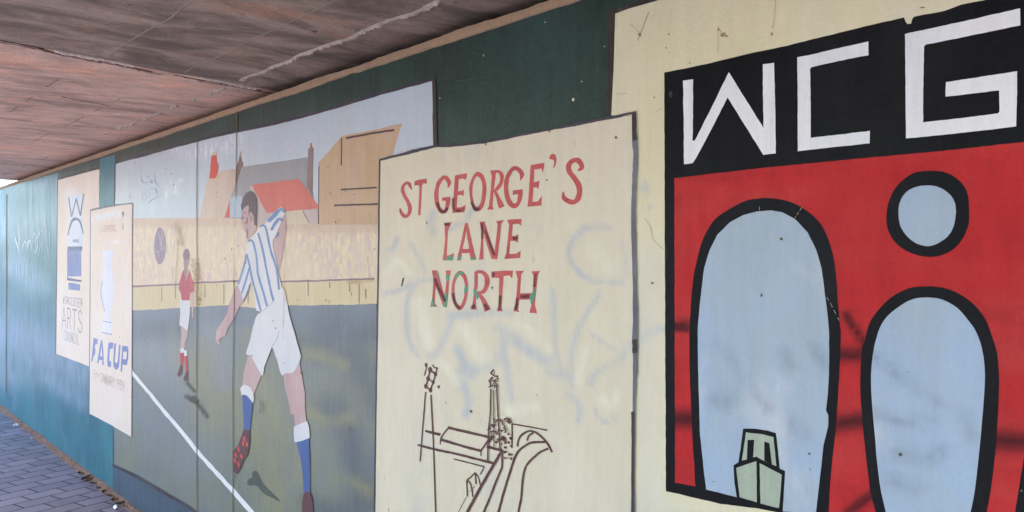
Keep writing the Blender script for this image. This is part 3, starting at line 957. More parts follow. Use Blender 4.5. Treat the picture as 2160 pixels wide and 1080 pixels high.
M_dblue = paint('pale_blue_door_paint', (172, 188, 200), (164, 178, 186), 1.05, var=.08, specks=.2)

z4 = zt(260, 230, 3.375)
h = Art(.0016).poly(z4([(605, 500), (615, 495), (660, 480), (690, 440), (800, 425), (805, 500), (765, 640), (712, 775), (538, 775)]), .5).build('house', M_beige, Cm)
Art(.0018).poly(z4([(612, 497), (625, 345), (632, 328), (665, 326), (668, 375), (679, 400), (678, 440), (665, 480), (655, 492)]), .7).build('chimney', M_rch, h)
Art(.0020).poly(z4([(632, 330), (636, 310), (664, 308), (666, 329)]), .4).build('chimney_cap', M_beige, h)
h = Art(.0016).poly([(500, 376), (509, 354), (513.3, 351.5), (580, 342), (648, 331.7), (662, 414), (664, 470), (472, 459.6), (488, 413)], .5).build('house', M_grey, Cm)
Art(.0019).poly(z4([(827, 330), (838, 330), (845, 365), (855, 385), (853, 410), (840, 422), (812, 520), (803, 545), (800, 440), (810, 390), (820, 370)]), .5).build('chimney', M_bch, h)
Art(.0020).poly(z4([(826, 331), (828, 302), (842, 302), (844, 331)]), .3).build('chimney_cap', M_tan, h)
Art(.0019).poly([(650, 313), (661.5, 311), (660, 415), (653, 404), (647.5, 395)], .5).build('chimney', M_bch, h)
Art(.0020).poly([(654, 312), (654.6, 301.5), (657.8, 301.5), (658.5, 312)], .2).build('chimney_cap', M_rch, h)
Art(.0018).poly(z4([(762, 640), (775, 625), (800, 616), (842, 618), (846, 640), (842, 772), (758, 772)]), .5).build('door', M_dblue, h)
Art(.0018).poly([(483.7, 425.5), (474.5, 459), (484.2, 459)], .3).build('gable_end', M_rch, h)
h = Art(.0021).poly([(527, 394), (531, 390), (545, 415), (562, 449.5), (604, 446), (604, 472), (536, 470), (530, 430)], .5).build('house', M_gable, Cm)
Art(.0022).poly([(601, 444), (637, 443), (652.5, 471), (603, 473)], .5).build('front_wall', M_ywall, h)
Art(.0023).poly([(637, 443), (669, 440), (670.5, 474), (652.5, 472)], .5).build('side_wall', M_gable, h)
Art(.0025).line([(638.7, 445), (645, 457), (652, 470)], 2.4).build('gable_line', M_lilac, h)
Art(.0026).poly([(531, 390), (629, 377.5), (632.5, 380), (674.5, 439), (601, 446), (562, 449.5)], .6).build('roof', M_rroof, h)
h = Art(.0017).poly([(670.5, 474), (671.9, 343), (722, 286.7), (790, 274), (848, 259.4), (827, 330), (800, 340), (797, 474)], .5).build('factory', M_tan, Cm)
l = Art(.0019)
l.line([(672.4, 350), (672, 472)], 2.0)
l.line([(720.5, 291), (719.8, 349)], 2.4)
l.line([(729.6, 291.5), (780, 282), (832, 274)], 4.2, a=.5)
l.line([(719, 399.9), (795, 395.7)], 3.6)
l.line([(704.4, 433.3), (797, 430.4)], 3.8)
l.build('wall_line', M_dbrown, h)

# ball
M_ball = paint('purple_grey_ball_paint', (160, 142, 152), (142, 130, 148), 1.0, var=.15, streak=.15, specks=.2)
z6 = zt(280, 440, 3.857)
pb = Art(.0017).blob(z6([(222, 153), (250, 180), (268, 245), (272, 310), (262, 390), (240, 435), (218, 452), (198, 435), (180, 380), (173, 300), (182, 220), (200, 170)]), .4).build('painted_ball', M_ball, Cm)
s = Art(.0019)
for q in ([(205, 190), (222, 240), (232, 330)], [(238, 175), (240, 240), (230, 330)], [(183, 350), (208, 350), (232, 332), (268, 316)], [(205, 352), (212, 390), (210, 400)]):
    s.line(z6(q), 1.2)
s.build('ball_seam', paint('pale_pink_seam_paint', (190, 176, 184), None, 1.0, specks=0), pb)

# red shirted player in the distance
M_skin = paint('pink_skin_paint', (190, 164, 158), (178, 148, 148), 1.0, var=.10, streak=.10, specks=.2, rough=.42)
M_skin2 = paint('dull_mauve_skin_paint', (156, 138, 134), (170, 154, 144), 1.0, var=.25, streak=.2, specks=.6)
M_shorts = paint('white_kit_paint', (204, 203, 202), (194, 195, 198), 1.05, var=.05, streak=.06, grain=.05, specks=.25, rough=.42)
M_rshirt = paint('rose_red_shirt_paint', (186, 92, 104), (172, 80, 92), 1.0, var=.12, streak=.12, specks=.3)
M_rsock = paint('red_sock_paint', (190, 66, 74), None, 1.0, specks=0)
M_boot = paint('maroon_boot_paint', (92, 62, 66), (104, 76, 74), 1.0, var=.12, specks=.15)
z7 = zt(240, 640, 2.4545)
def figure(name, x, y):
    o = bpy.data.objects.new(name, None); col.objects.link(o); o.parent = Cm; o.empty_display_size = .1
    return o
pl = figure('painted_player', 392, 640)
Art(.0018).poly(z6([(470, 600), (500, 630), (496, 740), (490, 890), (482, 895), (478, 760)]), .4).build('arm', M_skin, pl)
Art(.0019).poly(z7([(345, 112), (386, 130), (380, 170), (368, 205), (362, 245), (345, 235), (350, 160)]), .4).build('leg', M_skin, pl)
Art(.0020).blob(z6([(435, 328), (455, 340), (463, 380), (460, 430), (450, 470), (448, 520), (432, 580), (425, 530), (418, 470), (412, 400), (416, 345)]), .4).build('face', M_skin2, pl)
Art(.0021).poly(z6([(418, 492), (402, 520), (378, 605), (372, 655), (390, 690), (400, 745), (460, 750), (468, 690), (497, 670), (502, 630), (480, 560), (463, 492), (452, 530), (432, 590), (424, 535)]), .6).build('shirt', M_rshirt, pl)
Art(.0022).poly(z6([(388, 745), (464, 748), (464, 850), (452, 960), (440, 992), (400, 958), (378, 950), (386, 850)]), .5).build('shorts', M_shorts, pl)
Art(.0022).blob(z6([(432, 330), (455, 335), (464, 375), (458, 405), (438, 420), (414, 412), (410, 365)]), .4).build('hair', paint('mauve_hair_paint', (138, 120, 124), None, 1.0), pl)
s = Art(.0021)
s.poly(z7([(344, 250), (362, 250), (357, 325), (345, 322)]), .3)
s.poly(z7([(365, 268), (381, 268), (385, 352), (374, 360)]), .3)
s.build('sock', M_rsock, pl)
s = Art(.0023)
s.poly(z7([(343, 234), (362, 232), (364, 255), (345, 256)]), .3)
s.poly(z7([(360, 240), (378, 244), (381, 270), (364, 274)]), .3)
s.build('sock_top', M_shorts, pl)
s = Art(.0022)
s.poly(z7([(345, 318), (357, 322), (355, 360), (340, 382), (328, 370)]), .4)
s.poly(z7([(373, 352), (385, 352), (387, 400), (366, 405), (360, 392)]), .4)
s.build('boot', M_boot, pl)
M_shade = smear('dark_painted_shade', (84, 90, 88), .6, .8, (.2, .5), (18, 18, 12), ends=.2)
b = Art(.0018)
b.soft([(392, 805), (404, 818), (412, 828)], 12)
b.soft([(388, 833), (412, 848), (425, 862), (440, 884)], 16)
b.soft([(398, 845), (410, 838), (418, 850)], 14)
b.build('painted_shade', M_shade, Cm)

# striped player in the foreground
z8 = zt(430, 380, 3.857)
z9 = zt(430, 600, 4.154)
z10 = zt(440, 780, 3.6)
pl = figure('painted_footballer', 560, 700)
Art(0.0030).poly(z8([(655, 262), (668, 300), (670, 400), (655, 520), (635, 640), (612, 740), (590, 650), (560, 540), (560, 470), (600, 410), (640, 320)]), .4).build('arm', M_skin, pl)
Art(0.0032).poly(z8([(316, 248), (325, 225), (352, 205), (372, 215), (402, 240), (415, 330), (432, 372), (425, 410), (400, 440), (390, 500), (355, 500), (345, 470), (345, 440), (330, 415), (318, 390), (312, 360), (300, 345), (308, 320), (312, 290)]), .4).build('face', M_skin, pl)
Art(0.0034).poly(z9([(300, -10), (340, 70), (348, 150), (310, 200), (270, 290), (205, 390), (190, 450), (152, 468), (128, 488), (147, 518), (125, 522), (105, 482), (110, 410), (150, 345), (195, 270), (222, 170), (262, 50)]), .5).build('arm', M_skin, pl)
Art(0.0036).poly(z9([(390, 610), (425, 630), (492, 750), (505, 790), (480, 850), (437, 965), (400, 920), (338, 900), (350, 780), (368, 700)]), .4).build('leg', M_skin, pl)
Art(0.0038).poly(z9([(690, 760), (770, 760), (835, 670), (862, 820), (884, 940), (888, 1085), (880, 1140), (760, 1140), (752, 1060), (715, 930)]), .4).build('leg', M_skin, pl)
a = Art(.0040)
a.poly(z10([(650, 330), (655, 425), (742, 410), (735, 330), (728, 250), (632, 250), (640, 300)]), .3)
a.build('knee', M_skin, pl)
M_hair = paint('dark_mauve_hair_paint', (92, 78, 84), (104, 90, 96), 1.0, var=.10, specks=.15)
Art(.0040).poly(z8([(300, 210), (320, 140), (345, 105), (380, 86), (410, 105), (430, 150), (434, 230), (430, 372), (408, 362), (402, 292), (385, 258), (370, 262), (366, 300), (362, 255), (368, 212), (350, 203), (322, 226), (308, 246)]), .5).build('hair', M_hair, pl)
M_mark = paint('mauve_face_line_paint', (120, 98, 104), None, 1.0, specks=0)
a = Art(.0040)
for q in ([(322, 262), (340, 258)], [(330, 275), (345, 272)], [(318, 285), (308, 318), (318, 322)], [(322, 345), (340, 350)], [(345, 300), (352, 330), (344, 360)], [(322, 300), (330, 312)], [(345, 395), (352, 430), (348, 470)], [(378, 290), (386, 310), (380, 335)]):
    a.line(z8(q), 1.3)
a.build('face_line', M_mark, pl)
shirt = Art(.0044)
shirt.poly(z8([(358, 500), (382, 468), (425, 430), (440, 392), (470, 368), (500, 355), (522, 325), (560, 270), (610, 225), (635, 219), (660, 238), (660, 272), (640, 312), (625, 362), (600, 412), (578, 470), (560, 480), (560, 530), (590, 660), (607, 745), (617, 800), (634, 868), (620, 895), (590, 960), (540, 1010), (500, 1048), (462, 1068), (425, 1060), (415, 960), (395, 850), (382, 830), (368, 850), (345, 920), (320, 990), (308, 925), (272, 852), (300, 760), (328, 655), (343, 590), (350, 545)]), .5)
shirt = shirt.build('striped_shirt', M_shorts, pl)
M_stripe = paint('mid_blue_stripe_paint', (110, 136, 174), (124, 148, 182), 1.0, var=.12, streak=.12, specks=.15)
a = Art(.0046)
for q, w in (([(364, 502), (372, 490), (388, 492), (408, 525), (430, 640), (440, 760), (480, 900), (515, 1025)], 17),
             ([(440, 430), (456, 480), (490, 620), (512, 740), (545, 900), (568, 985)], 17),
             ([(455, 380), (475, 366), (492, 372), (510, 410), (540, 560), (590, 720), (612, 890)], 17),
             ([(345, 600), (370, 690), (390, 800), (425, 920), (463, 1062)], 16),
             ([(343, 610), (328, 690), (278, 850)], 14),
             ([(368, 715), (345, 800), (308, 920)], 14),
             ([(372, 850), (345, 930), (318, 985)], 10),
             ([(605, 428), (580, 470)], 14)):
    a.line(z8([(p[0], p[1], w) for p in q]))
a.line(z8([(522, 335, 30), (560, 300, 36), (600, 255, 28), (635, 238, 22), (655, 262, 22)]))
a.line(z8([(548, 405, 18), (578, 352, 22), (612, 315, 22), (635, 330, 18)]))
a.build('stripe', M_stripe, shirt)
sh = Art(.0048).poly(z9([(452, 300), (470, 262), (500, 236), (550, 205), (610, 147), (660, 60), (685, 22), (712, 60), (722, 130), (752, 280), (792, 420), (852, 632), (840, 672), (800, 752), (770, 777), (710, 780), (688, 802), (672, 778), (640, 660), (598, 545), (560, 640), (530, 720), (518, 800), (500, 792), (478, 745), (420, 640), (430, 622), (385, 622), (368, 605), (400, 500), (430, 375)]), .6).build('shorts', M_shorts, pl)
a = Art(.0050)
a.line(z9([(470, 262), (505, 238), (552, 204), (612, 146)]), 1.0)
a.line(z9([(660, 410), (640, 480), (600, 540)]), .9)
a.line(z9([(385, 622), (430, 622)]), 1.3)
a.line(z9([(625, 375), (632, 392)]), 3.2)
a.build('fold_line', paint('grey_fold_paint', (150, 150, 160), None, 1.0, specks=0), sh)
M_bsock = paint('royal_blue_sock_paint', (74, 96, 144), (82, 104, 152), 1.0, var=.10, streak=.08, specks=.15)
s1 = Art(.0050).poly(z10([(252, 180), (290, 195), (335, 245), (332, 300), (320, 400), (312, 462), (268, 456), (264, 350)]), .4).build('sock', M_bsock, pl)
Art(.0052).poly(z9([(318, 912), (342, 884), (370, 880), (412, 905), (432, 950), (440, 1000), (432, 1042), (410, 1010), (380, 975), (345, 962), (334, 975)]), .4).build('sock_top', M_shorts, s1)
s2 = Art(.0050).poly(z10([(662, 540), (762, 515), (766, 620), (770, 750), (770, 935), (722, 945), (715, 800), (700, 680)]), .4).build('sock', M_bsock, pl)
Art(.0052).poly(z10([(648, 432), (690, 410), (748, 389), (762, 430), (769, 515), (712, 538), (665, 549), (650, 545), (646, 480)]), .4).build('sock_top', M_shorts, s2)
b1 = Art(.0052).poly(z10([(268, 452), (312, 462), (314, 540), (300, 640), (266, 690), (242, 750), (217, 791), (188, 778), (180, 700), (186, 620), (225, 570), (250, 500)]), .4).build('boot', M_boot, pl)
a = Art(.0054)
for x, y in ((268, 525), (291, 567), (228, 605), (206, 650), (249, 658), (226, 718), (200, 690), (262, 560)):
    a.line(z10([(x - 3, y - 20, 10), (x, y, 17), (x + 4, y + 18, 10)]))
a.build('stud', paint('orange_stud_paint', (200, 88, 70), None, 1.0, specks=0), b1)
Art(.0052).poly(z10([(740, 925), (765, 925), (787, 970), (797, 1080), (800, 1150), (704, 1150), (708, 1080), (710, 1000), (720, 945)]), .4).build('boot', M_boot, pl)
M_dshade = paint('dark_grey_green_shade_paint', (78, 84, 78), (88, 94, 84), 1.0, var=.15, specks=.1)
Art(.0020).blob(z10([(335, 780), (358, 768), (378, 790), (412, 862), (470, 925), (518, 968), (540, 1000), (488, 975), (420, 942), (370, 885), (332, 880), (294, 870), (300, 832), (328, 820)]), .6).build('painted_shade', M_dshade, Cm)
Art(.0022).line([(276, 783, 8), (310, 823, 7), (345, 866, 7.5), (380, 907, 8), (417, 953, 8.5), (460, 1001, 9), (500, 1045, 9.5), (545, 1097, 10), (590, 1150, 10)], a=.5).build('touchline', M_white, Cm)
a = Art(.0026)
a.line([(243, 344, 4), (300, 327, 7), (360, 311, 6), (417, 296.5, 5), (480, 281, 5), (580, 260.5, 6), (650, 243, 5), (740, 216, 7), (820, 193, 6), (912, 168, 5)], a=1.0)
a.line([(242.5, 345), (241, 436)], 2.2)
a.line([(239, 905), (238.5, 981)], 1.5)
a.line([(237, 981, 5), (285, 1004, 7), (340, 1036, 7), (417, 1083, 7), (500, foot(500), 7), (600, foot(600), 8), (786, foot(786), 8)], a=.8)
a.build('border', M_outline, Cm)
Art(.0034).line([(915, 164, 7), (916.5, 230, 8), (918, 318, 9)], a=.5).build('border', M_outline_b, Cm)

# ------------------------------------------------ panel B: cup poster
B = panel('painted_poster', 232, 890, 'narrow cream painted poster with a pale trophy above blue FA CUP lettering', 'mural panel')
Art(.0030).poly([(191, 444), (235, 436), (279, 430), (278, 700), (277, 921.5), (235, 897), (188, 872), (189, 660)], .4).stained('background', M_cream_f, B, [
    ('wash', [([(197, 462), (220, 456), (248, 450)], 30), ([(239, 511), (247, 511)], 14)]), ('blue', [([(203, 465), (209, 460), (212, 450)], 5), ([(224, 463), (228, 452), (236, 458)], 5), ([(243, 458), (246, 450)], 4), ([(258.6, 458), (259, 470)], 4)])], cell=.012)
a = Art(.0032)
a.line([(190, 443.5, 4), (215, 438, 4), (240, 433, 3), (279.5, 428.5, 2.4)], a=.5)
a.line([(191, 443), (189.5, 660), (188, 873)], 1.5)
a.line([(279.3, 429), (278.4, 700), (277.4, 922)], 1.6)
a.build('border', paint('slate_border_paint', (92, 98, 112), (110, 116, 128), 1.0, specks=0), B)
zB1, zB2, zB3 = zt(185, 425, 7.2), zt(185, 570, 7.2), zt(185, 690, 7.2)
M_silver = paint('silvery_lilac_paint', (204, 206, 220), (214, 214, 224), 1.1, var=.10, streak=.12, specks=.15)
tro = Art(.0032)
tro.poly(zB1([(225, 752), (290, 745), (300, 700), (300, 620), (285, 612), (300, 590), (322, 592), (328, 612), (316, 622), (316, 700), (322, 740), (390, 745), (385, 805), (368, 880), (368, 1000), (370, 1075)]) + zB2([(385, 200), (402, 350), (392, 450), (360, 560), (322, 640), (322, 668), (340, 700), (355, 790), (362, 900), (370, 976), (215, 943), (230, 900), (236, 780), (246, 690), (264, 660), (258, 620), (225, 500), (205, 400), (204, 300), (220, 150)]) + zB1([(238, 1000), (236, 882), (224, 800)]), .3)
tro = tro.build('painted_trophy', M_silver, B)
a = Art(.0034)
a.line(zB2([(230, 775), (358, 798)]), 1.5)
a.line(zB2([(214, 942), (368, 977)]), 1.7)
a.line(zB2([(222, 160), (205, 300), (206, 400), (228, 505), (262, 625)]), 1.1)
a.build('trophy_line', M_logo_pale, tro)
a = Art(.0033)
a.line(zB1([(228, 800), (200, 770), (175, 748)]), 1.8)
a.line(zB1([(384, 800), (405, 765), (438, 738)]), 1.8)
a.line(zB2([(218, 150), (190, 160), (172, 110), (200, 60), (224, 60)]), 1.2)
a.line(zB2([(382, 150), (425, 160), (445, 100), (420, 55), (376, 60)]), 1.2)
a.build('handle', M_silver, tro)
fa = Art(.0032)
fa.poly(zB3([(85, 165), (155, 180), (145, 262), (112, 265), (110, 320), (120, 330), (110, 425), (90, 432), (75, 525), (54, 522), (74, 330), (84, 220)]), .3)
fa.build('letter', M_logo_pale, B)
fa = Art(.0032)
fa.line(zB3([(208, 195, 14), (190, 330, 26), (155, 548, 22)])); fa.line(zB3([(212, 195, 14), (225, 330, 24), (233, 575, 20)])); fa.poly(zB3([(176, 440), (238, 452), (238, 505), (168, 492)]), .2)
fa.build('letter', M_logo_pale, B)
fa = Art(.0032)
fa.poly(zB3([(318, 240), (350, 228), (390, 238), (382, 322), (342, 330), (332, 400), (328, 510), (360, 528), (352, 607), (318, 608), (300, 580), (297, 500), (306, 380), (310, 280)]), .3)
fa.build('letter', M_logo_pale, B)
fa = Art(.0032)
fa.poly(zB3([(403, 250), (432, 245), (420, 400), (412, 520), (435, 552), (455, 530), (465, 420), (474, 265), (500, 274), (490, 430), (475, 600), (445, 648), (415, 638), (390, 590), (387, 500), (397, 350)]), .3)
fa.build('letter', M_logo_pale, B)
fa = Art(.0032)
fa.line(zB3([(537, 286, 24), (524, 450, 26), (511, 675, 22)])); fa.poly(zB3([(528, 285), (600, 290), (618, 320), (604, 374), (532, 372)]), .2); fa.line(zB3([(606, 320, 24), (600, 500, 26)])); fa.poly(zB3([(530, 486), (608, 490), (596, 582), (526, 566)]), .2)
fa.build('letter', M_logo_pale, B)
M_dred = paint('faded_red_lettering_paint', (168, 104, 116), (182, 130, 136), 1.0, var=.25, specks=0)
Art(.0032).text('15th JANUARY 1959', 196.5, 262.8, 779, 798, 1.0, gap=.3).letters(M_dred, B)
Art(.0032).text('LIVERPOOL', 212, 246.5, 477, 489.8, .9, gap=.3).letters(M_dred, B)
a = Art(.0034)
a.line([(259.3, 446.5), (260.8, 448.5), (260.6, 452), (259.2, 453), (258.2, 450), (259.2, 446.6)], 1.2)
a.line([(260.6, 450), (260, 455), (259.2, 458)], 1.2); a.line([(259.2, 471), (259.3, 485)], 1.0)
a.build('score_figure', M_outline, B)

# ------------------------------------------------ panel E: big cream panel with the red and black emblem
E = panel('emblem_mural', 1750, 1050, 'large cream mural with red emblem of arches under white letters W C G', 'mural panel')
XR = 2330
Art(.0010).poly([(1297.6, 26), (1400, -3), (1900, YVP - .2978 * (1900 - XVP)), (XR, YVP - .2978 * (XR - XVP)), (XR, foot(XR)), (1310, foot(1310)), (1312, 245), (1289, 243), (1294, 150)], .5, step=18).stained('background', M_cream_e, E, [
    ('ghost', [([(1346, 724, 24), (1362, 706, 26), (1385, 696, 28), (1404, 691, 28)], 26), ([(1352, 400), (1362, 385), (1372, 440)], 10)]),
    ('lower', [([(1372, 560), (1372, 800), (1372, 1100)], 110), ([(1340, 1080), (1500, 1130), (1700, 1180)], 170)])], cell=.015)
b = Art(.0025)
b.line([(1284, 238, 10), (1287, 130, 12), (1291, 20, 14)], a=.7)
b.line([(1284, 30, 8), (1330, 12, 9), (1400, -9, 9), (1700, -98, 9), (1900, -158, 9)], a=.7)
b.build('border', M_outline_b, E)

def zz(x0, y0, k):
    return zt(x0, y0, k)
zE1, zE2, zE3 = zt(1280, 0, 2.843), zt(1660, 0, 3.0), zt(1380, 360, 3.0)
zE4, zE5, zE6 = zt(1380, 700, 2.8425), zt(1780, 340, 2.8421), zt(1760, 700, 2.8425)
def emb_bottom(x, s=0.2748):
    return YVP + s * (x - XVP)
em = Art(.0012)
em.poly([(1401, 153), (1480, 137), (1580, 113)] + zE2([(0, 290), (150, 250), (290, 218), (500, 165), (740, 110), (752, 140), (765, 153), (785, 150), (793, 120), (804, 106), (870, 92), (990, 72), (1100, 30), (1240, 3)]) + [(2160, -24), (2270, -52), (2270, 1250), (2160, emb_bottom(2160) + 30), (1669, 1081), (1521, 1063), (1404.6, 1036), (1403, 700)], .5, step=12)
em = em.build('emblem_frame', M_black, E)
rd = Art(.0014)
rd.poly([(1422.5, 375.7), (1600, 355), (1800, 335.5), (2000, 317), (2200, 295), (2200, 700), (2172, 860), (2160, 964), (2141, 1080), (2128, 1150), (1700, emb_bottom(1700) - 14), (1600, 1064), (1468, 1026), (1424, 1018)], .5, step=12)
rd.stained('red_field', M_red, em, [('spray', [([(1400, 689), (1480, 687)], 34, .5), ([(1400, 884), (1480, 884)], 74), ([(1785, 666), (1800, 690), (1826, 724)], 34), ([(1760, 748), (1830, 750)], 56), ([(2090, 928), (2190, 934)], 80), ([(1750, 898), (1840, 882)], 70), ([(1790, 1080), (1850, 1036)], 44)])], cell=.012)

tall_out = zE3([(222, 1080), (228, 920), (235, 800), (250, 660), (272, 560), (310, 430), (380, 312), (480, 240), (580, 190), (650, 177), (720, 173), (830, 188), (930, 230), (1040, 320), (1100, 430), (1140, 580), (1160, 800), (1172, 950)]) + \
    zE4([(1118, 0), (1116, 100), (1108, 280), (1100, 400), (1090, 560), (1075, 700), (1055, 900), (1045, 1080), (1023, 1120), (700, 1075), (300, 985), (250, 940), (240, 790), (230, 650), (215, 300), (211, 120)])
tall_in = zE3([(275, 1000), (290, 830), (315, 620), (350, 505), (400, 404), (480, 325), (560, 282), (650, 258), (740, 252), (810, 263), (890, 305), (970, 390), (1025, 500), (1060, 620), (1080, 780), (1098, 920)]) + \
    zE4([(1048, 0), (1049, 140), (1048, 250), (1040, 380), (1030, 470), (1044, 500), (1044, 560), (1015, 680), (1000, 820), (985, 950), (968, 1095), (770, 1076), (540, 1003), (312, 945), (300, 850), (275, 620), (265, 300), (262, 120)])
arch = Art(.0020).poly(cr(tall_out, 3), .35, 30).build('arch', M_black, E)
Art(.0024).poly(tall_in, .35, 12).stained('arch_opening', M_blue, arch, [('scuff', [([(1515, 725), (1550, 765), (1575, 810), (1620, 860)], 44), ([(1505, 840), (1530, 850), (1550, 840)], 60), ([(1650, 740), (1665, 770)], 54), ([(1720, 735), (1740, 770)], 44), ([(1670, 890), (1700, 920)], 54)])], cell=.015)
small_out = zE5([(125, 1080), (150, 980), (200, 900), (280, 820), (380, 765), (480, 750), (590, 758), (690, 795), (780, 860), (850, 950)]) + zE6([(935, 0), (975, 130), (988, 300), (977, 550), (962, 750), (937, 950), (912, 1080), (895, 1180), (262, 1180), (247, 1080), (215, 950), (190, 750), (165, 500), (155, 300), (165, 100)])
small_in = zE5([(190, 1080), (215, 1000), (260, 930), (340, 865), (420, 825), (500, 817), (590, 830), (680, 880), (750, 960)]) + zE6([(850, 0), (885, 100), (903, 260), (890, 480), (870, 700), (842, 950), (817, 1080), (800, 1180), (330, 1180), (308, 1080), (270, 900), (245, 650), (225, 420), (220, 250), (235, 110)])
arch = Art(.0020).poly(cr(small_out, 3), .35, 30).build('arch', M_black, E)
Art(.0024).poly(cr(small_in, 3), .3, 30).stained('arch_opening', M_blue, arch, [('scuff', [([(1840, 745), (1870, 775)], 40), ([(1890, 785), (1930, 815), (1980, 850)], 48), ([(2030, 870), (2050, 920)], 54), ([(1900, 960), (1960, 970), (1990, 950)], 64), ([(1848, 870), (1900, 890), (1960, 880)], 44), ([(1880, 1010), (1940, 1030)], 64)])], cell=.015)
rg = Art(.0020).blob(zE5([(500, 58), (600, 65), (680, 105), (735, 175), (750, 270), (748, 370), (720, 450), (660, 525), (580, 565), (500, 573), (400, 550), (310, 490), (265, 410), (255, 330), (270, 240), (310, 160), (370, 100), (430, 68)]), .4).build('ring', M_black, E)
Art(.0024).blob(zE5([(510, 145), (580, 160), (640, 205), (668, 260), (670, 330), (650, 410), (600, 470), (520, 508), (440, 495), (380, 450), (340, 390), (328, 320), (335, 250), (370, 190), (430, 155)]), .3).build('ring_opening', M_blue, rg)
Art(.0016).poly(zE1([(457, 482), (517, 475), (517, 640), (515, 843), (527, 845), (600, 700), (660, 580), (732, 432), (800, 545), (870, 655), (940, 768), (936, 560), (935, 385), (1003, 377), (1010, 650), (1013, 920), (938, 928), (830, 755), (725, 584), (640, 750), (540, 940), (515, 978), (463, 985), (460, 700)]), .5).build('letter', M_white, E)
Art(.0016).poly(zE2([(65, 362), (160, 345), (300, 310), (515, 262), (517, 348), (330, 385), (155, 425), (146, 440), (150, 650), (150, 872), (340, 850), (525, 828), (523, 907), (300, 930), (68, 957), (68, 650)]), .5).build('letter', M_white, E)
Art(.0016).poly(zE2([(747, 215), (1100, 138), (1475, 53), (1477, 160), (1150, 228), (880, 282), (868, 295), (862, 560), (862, 773), (1100, 748), (1335, 718), (1345, 705), (1342, 572), (1150, 595), (1003, 613), (1005, 520), (1250, 482), (1457, 450), (1455, 620), (1450, 800), (1100, 842), (753, 876), (750, 560)]), .5).build('letter', M_white, E)
# boat
M_boat = paint('grey_green_boat_paint', (150, 160, 140), (140, 150, 130), 1.15, var=.10, streak=.14, specks=.1)
bt = Art(.0028).poly(zE4([(533, 580), (600, 580), (680, 592), (730, 607), (742, 710), (752, 820), (785, 835), (780, 910), (770, 1085), (640, 1045), (496, 1000), (480, 900), (475, 800), (505, 782), (520, 680)]), .4).build('painted_boat', M_black, E)
Art(.0030).poly(zE4([(550, 603), (640, 612), (715, 631), (732, 806), (690, 788), (640, 764), (612, 748), (525, 772), (538, 690)]), .4).build('cabin', M_boat, bt)
a = Art(.0032)
a.poly(zE4([(560, 648), (600, 648), (596, 700), (592, 757), (555, 768)]), .3)
a.poly(zE4([(660, 658), (690, 668), (706, 797), (660, 772)]), .3)
a.build('window', M_black, bt)
a = Art(.0030)
a.poly(zE4([(492, 815), (612, 775), (615, 900), (614, 1022), (512, 992)]), .4)
a.poly(zE4([(632, 787), (765, 856), (757, 960), (748, 1058), (637, 1030)]), .4)
a.build('hull', M_boat, bt)
M_hole = paint('weathered_hole_grime', (92, 88, 80), None, 1.0, var=.3, specks=0, rough=.8)
M_nest = paint('brown_grime', (150, 134, 104), (112, 96, 72), 1.1, var=.4, specks=0, rough=.8)
b = Art(.0014)
for x, y, rx, ry in ((1349, 73, 3, 4), (1524, 74, 5, 4), (1532, 76, 5, 2), (1528, 71, 3, 3), (1515, 62, 1.5, 4), (1630, 57, 1.5, 2), (1628, 72, 3, 4), (1405, 101, 1.4, 2), (1411, 72, 2, 2), (1380, 205, 2, 1.6), (1455, 133, 1.5, 1.5), (1946, 16, 6, 1.5), (1376, 597, 3, 2.4)):
    b.dot(x, y, rx, ry)
for q, w in (([(1345, 85), (1355, 60), (1368, 25)], 1.4), ([(1330, 50), (1345, 65), (1352, 78)], 1.0), ([(1636, 0), (1634, 30), (1631, 55)], 1.2), ([(1515, 60), (1524, 72)], 1.6), ([(1515, 70), (1514, 110)], .9), ([(1360, 460), (1372, 480), (1378, 505), (1398, 525)], 1.0), ([(1383, 235), (1398, 228)], .8), ([(1300, 198), (1322, 198)], .8)):
    b.line(q, w * .7)
b.build('grime_mark', M_nest, E)
b = Art(.0040)
for x, y, r in ((1648, 504, 3.6), (1899, 959, 4.6), (1606, 624, 2.6), (1606, 621, 2), (1707, 957, 3), (1709, 990, 1.6), (1505, 1016, 1.6), (2155, 1035, 3), (1916, 785, 1.4)):
    b.dot(x, y, r * .85, r * .85)
b.build('bolt_hole', M_hole, E)
b = Art(.0041)
for q in ([(1692, 437), (1687, 444)], [(1685, 447), (1681, 453)], [(1679, 456), (1677, 459)], [(1744, 627), (1748, 634)], [(1751, 639), (1756, 648)], [(1759, 654), (1763, 662)], [(1767, 670), (1770, 676)], [(1602, 436), (1602, 444)]):
    b.line(q, .7)
b.build('scratch', M_cream, E)

# ------------------------------------------------ panel D: St George's Lane panel
D = panel('painted_sign', 1070, 1050, 'cream panel with red lettering over a brown line drawing of a football ground', 'mural panel')
DBG = Art(.0056).poly([(801, 338), (860, 323), (915, 309), (1020, 303), (1060, 294), (1160, 275), (1250, 258), (1334, 243), (1341, 245), (1340, 560), (1338, 1080), (1336, foot(1336)), (788, foot(788)), (793, 800)], .6, step=12)
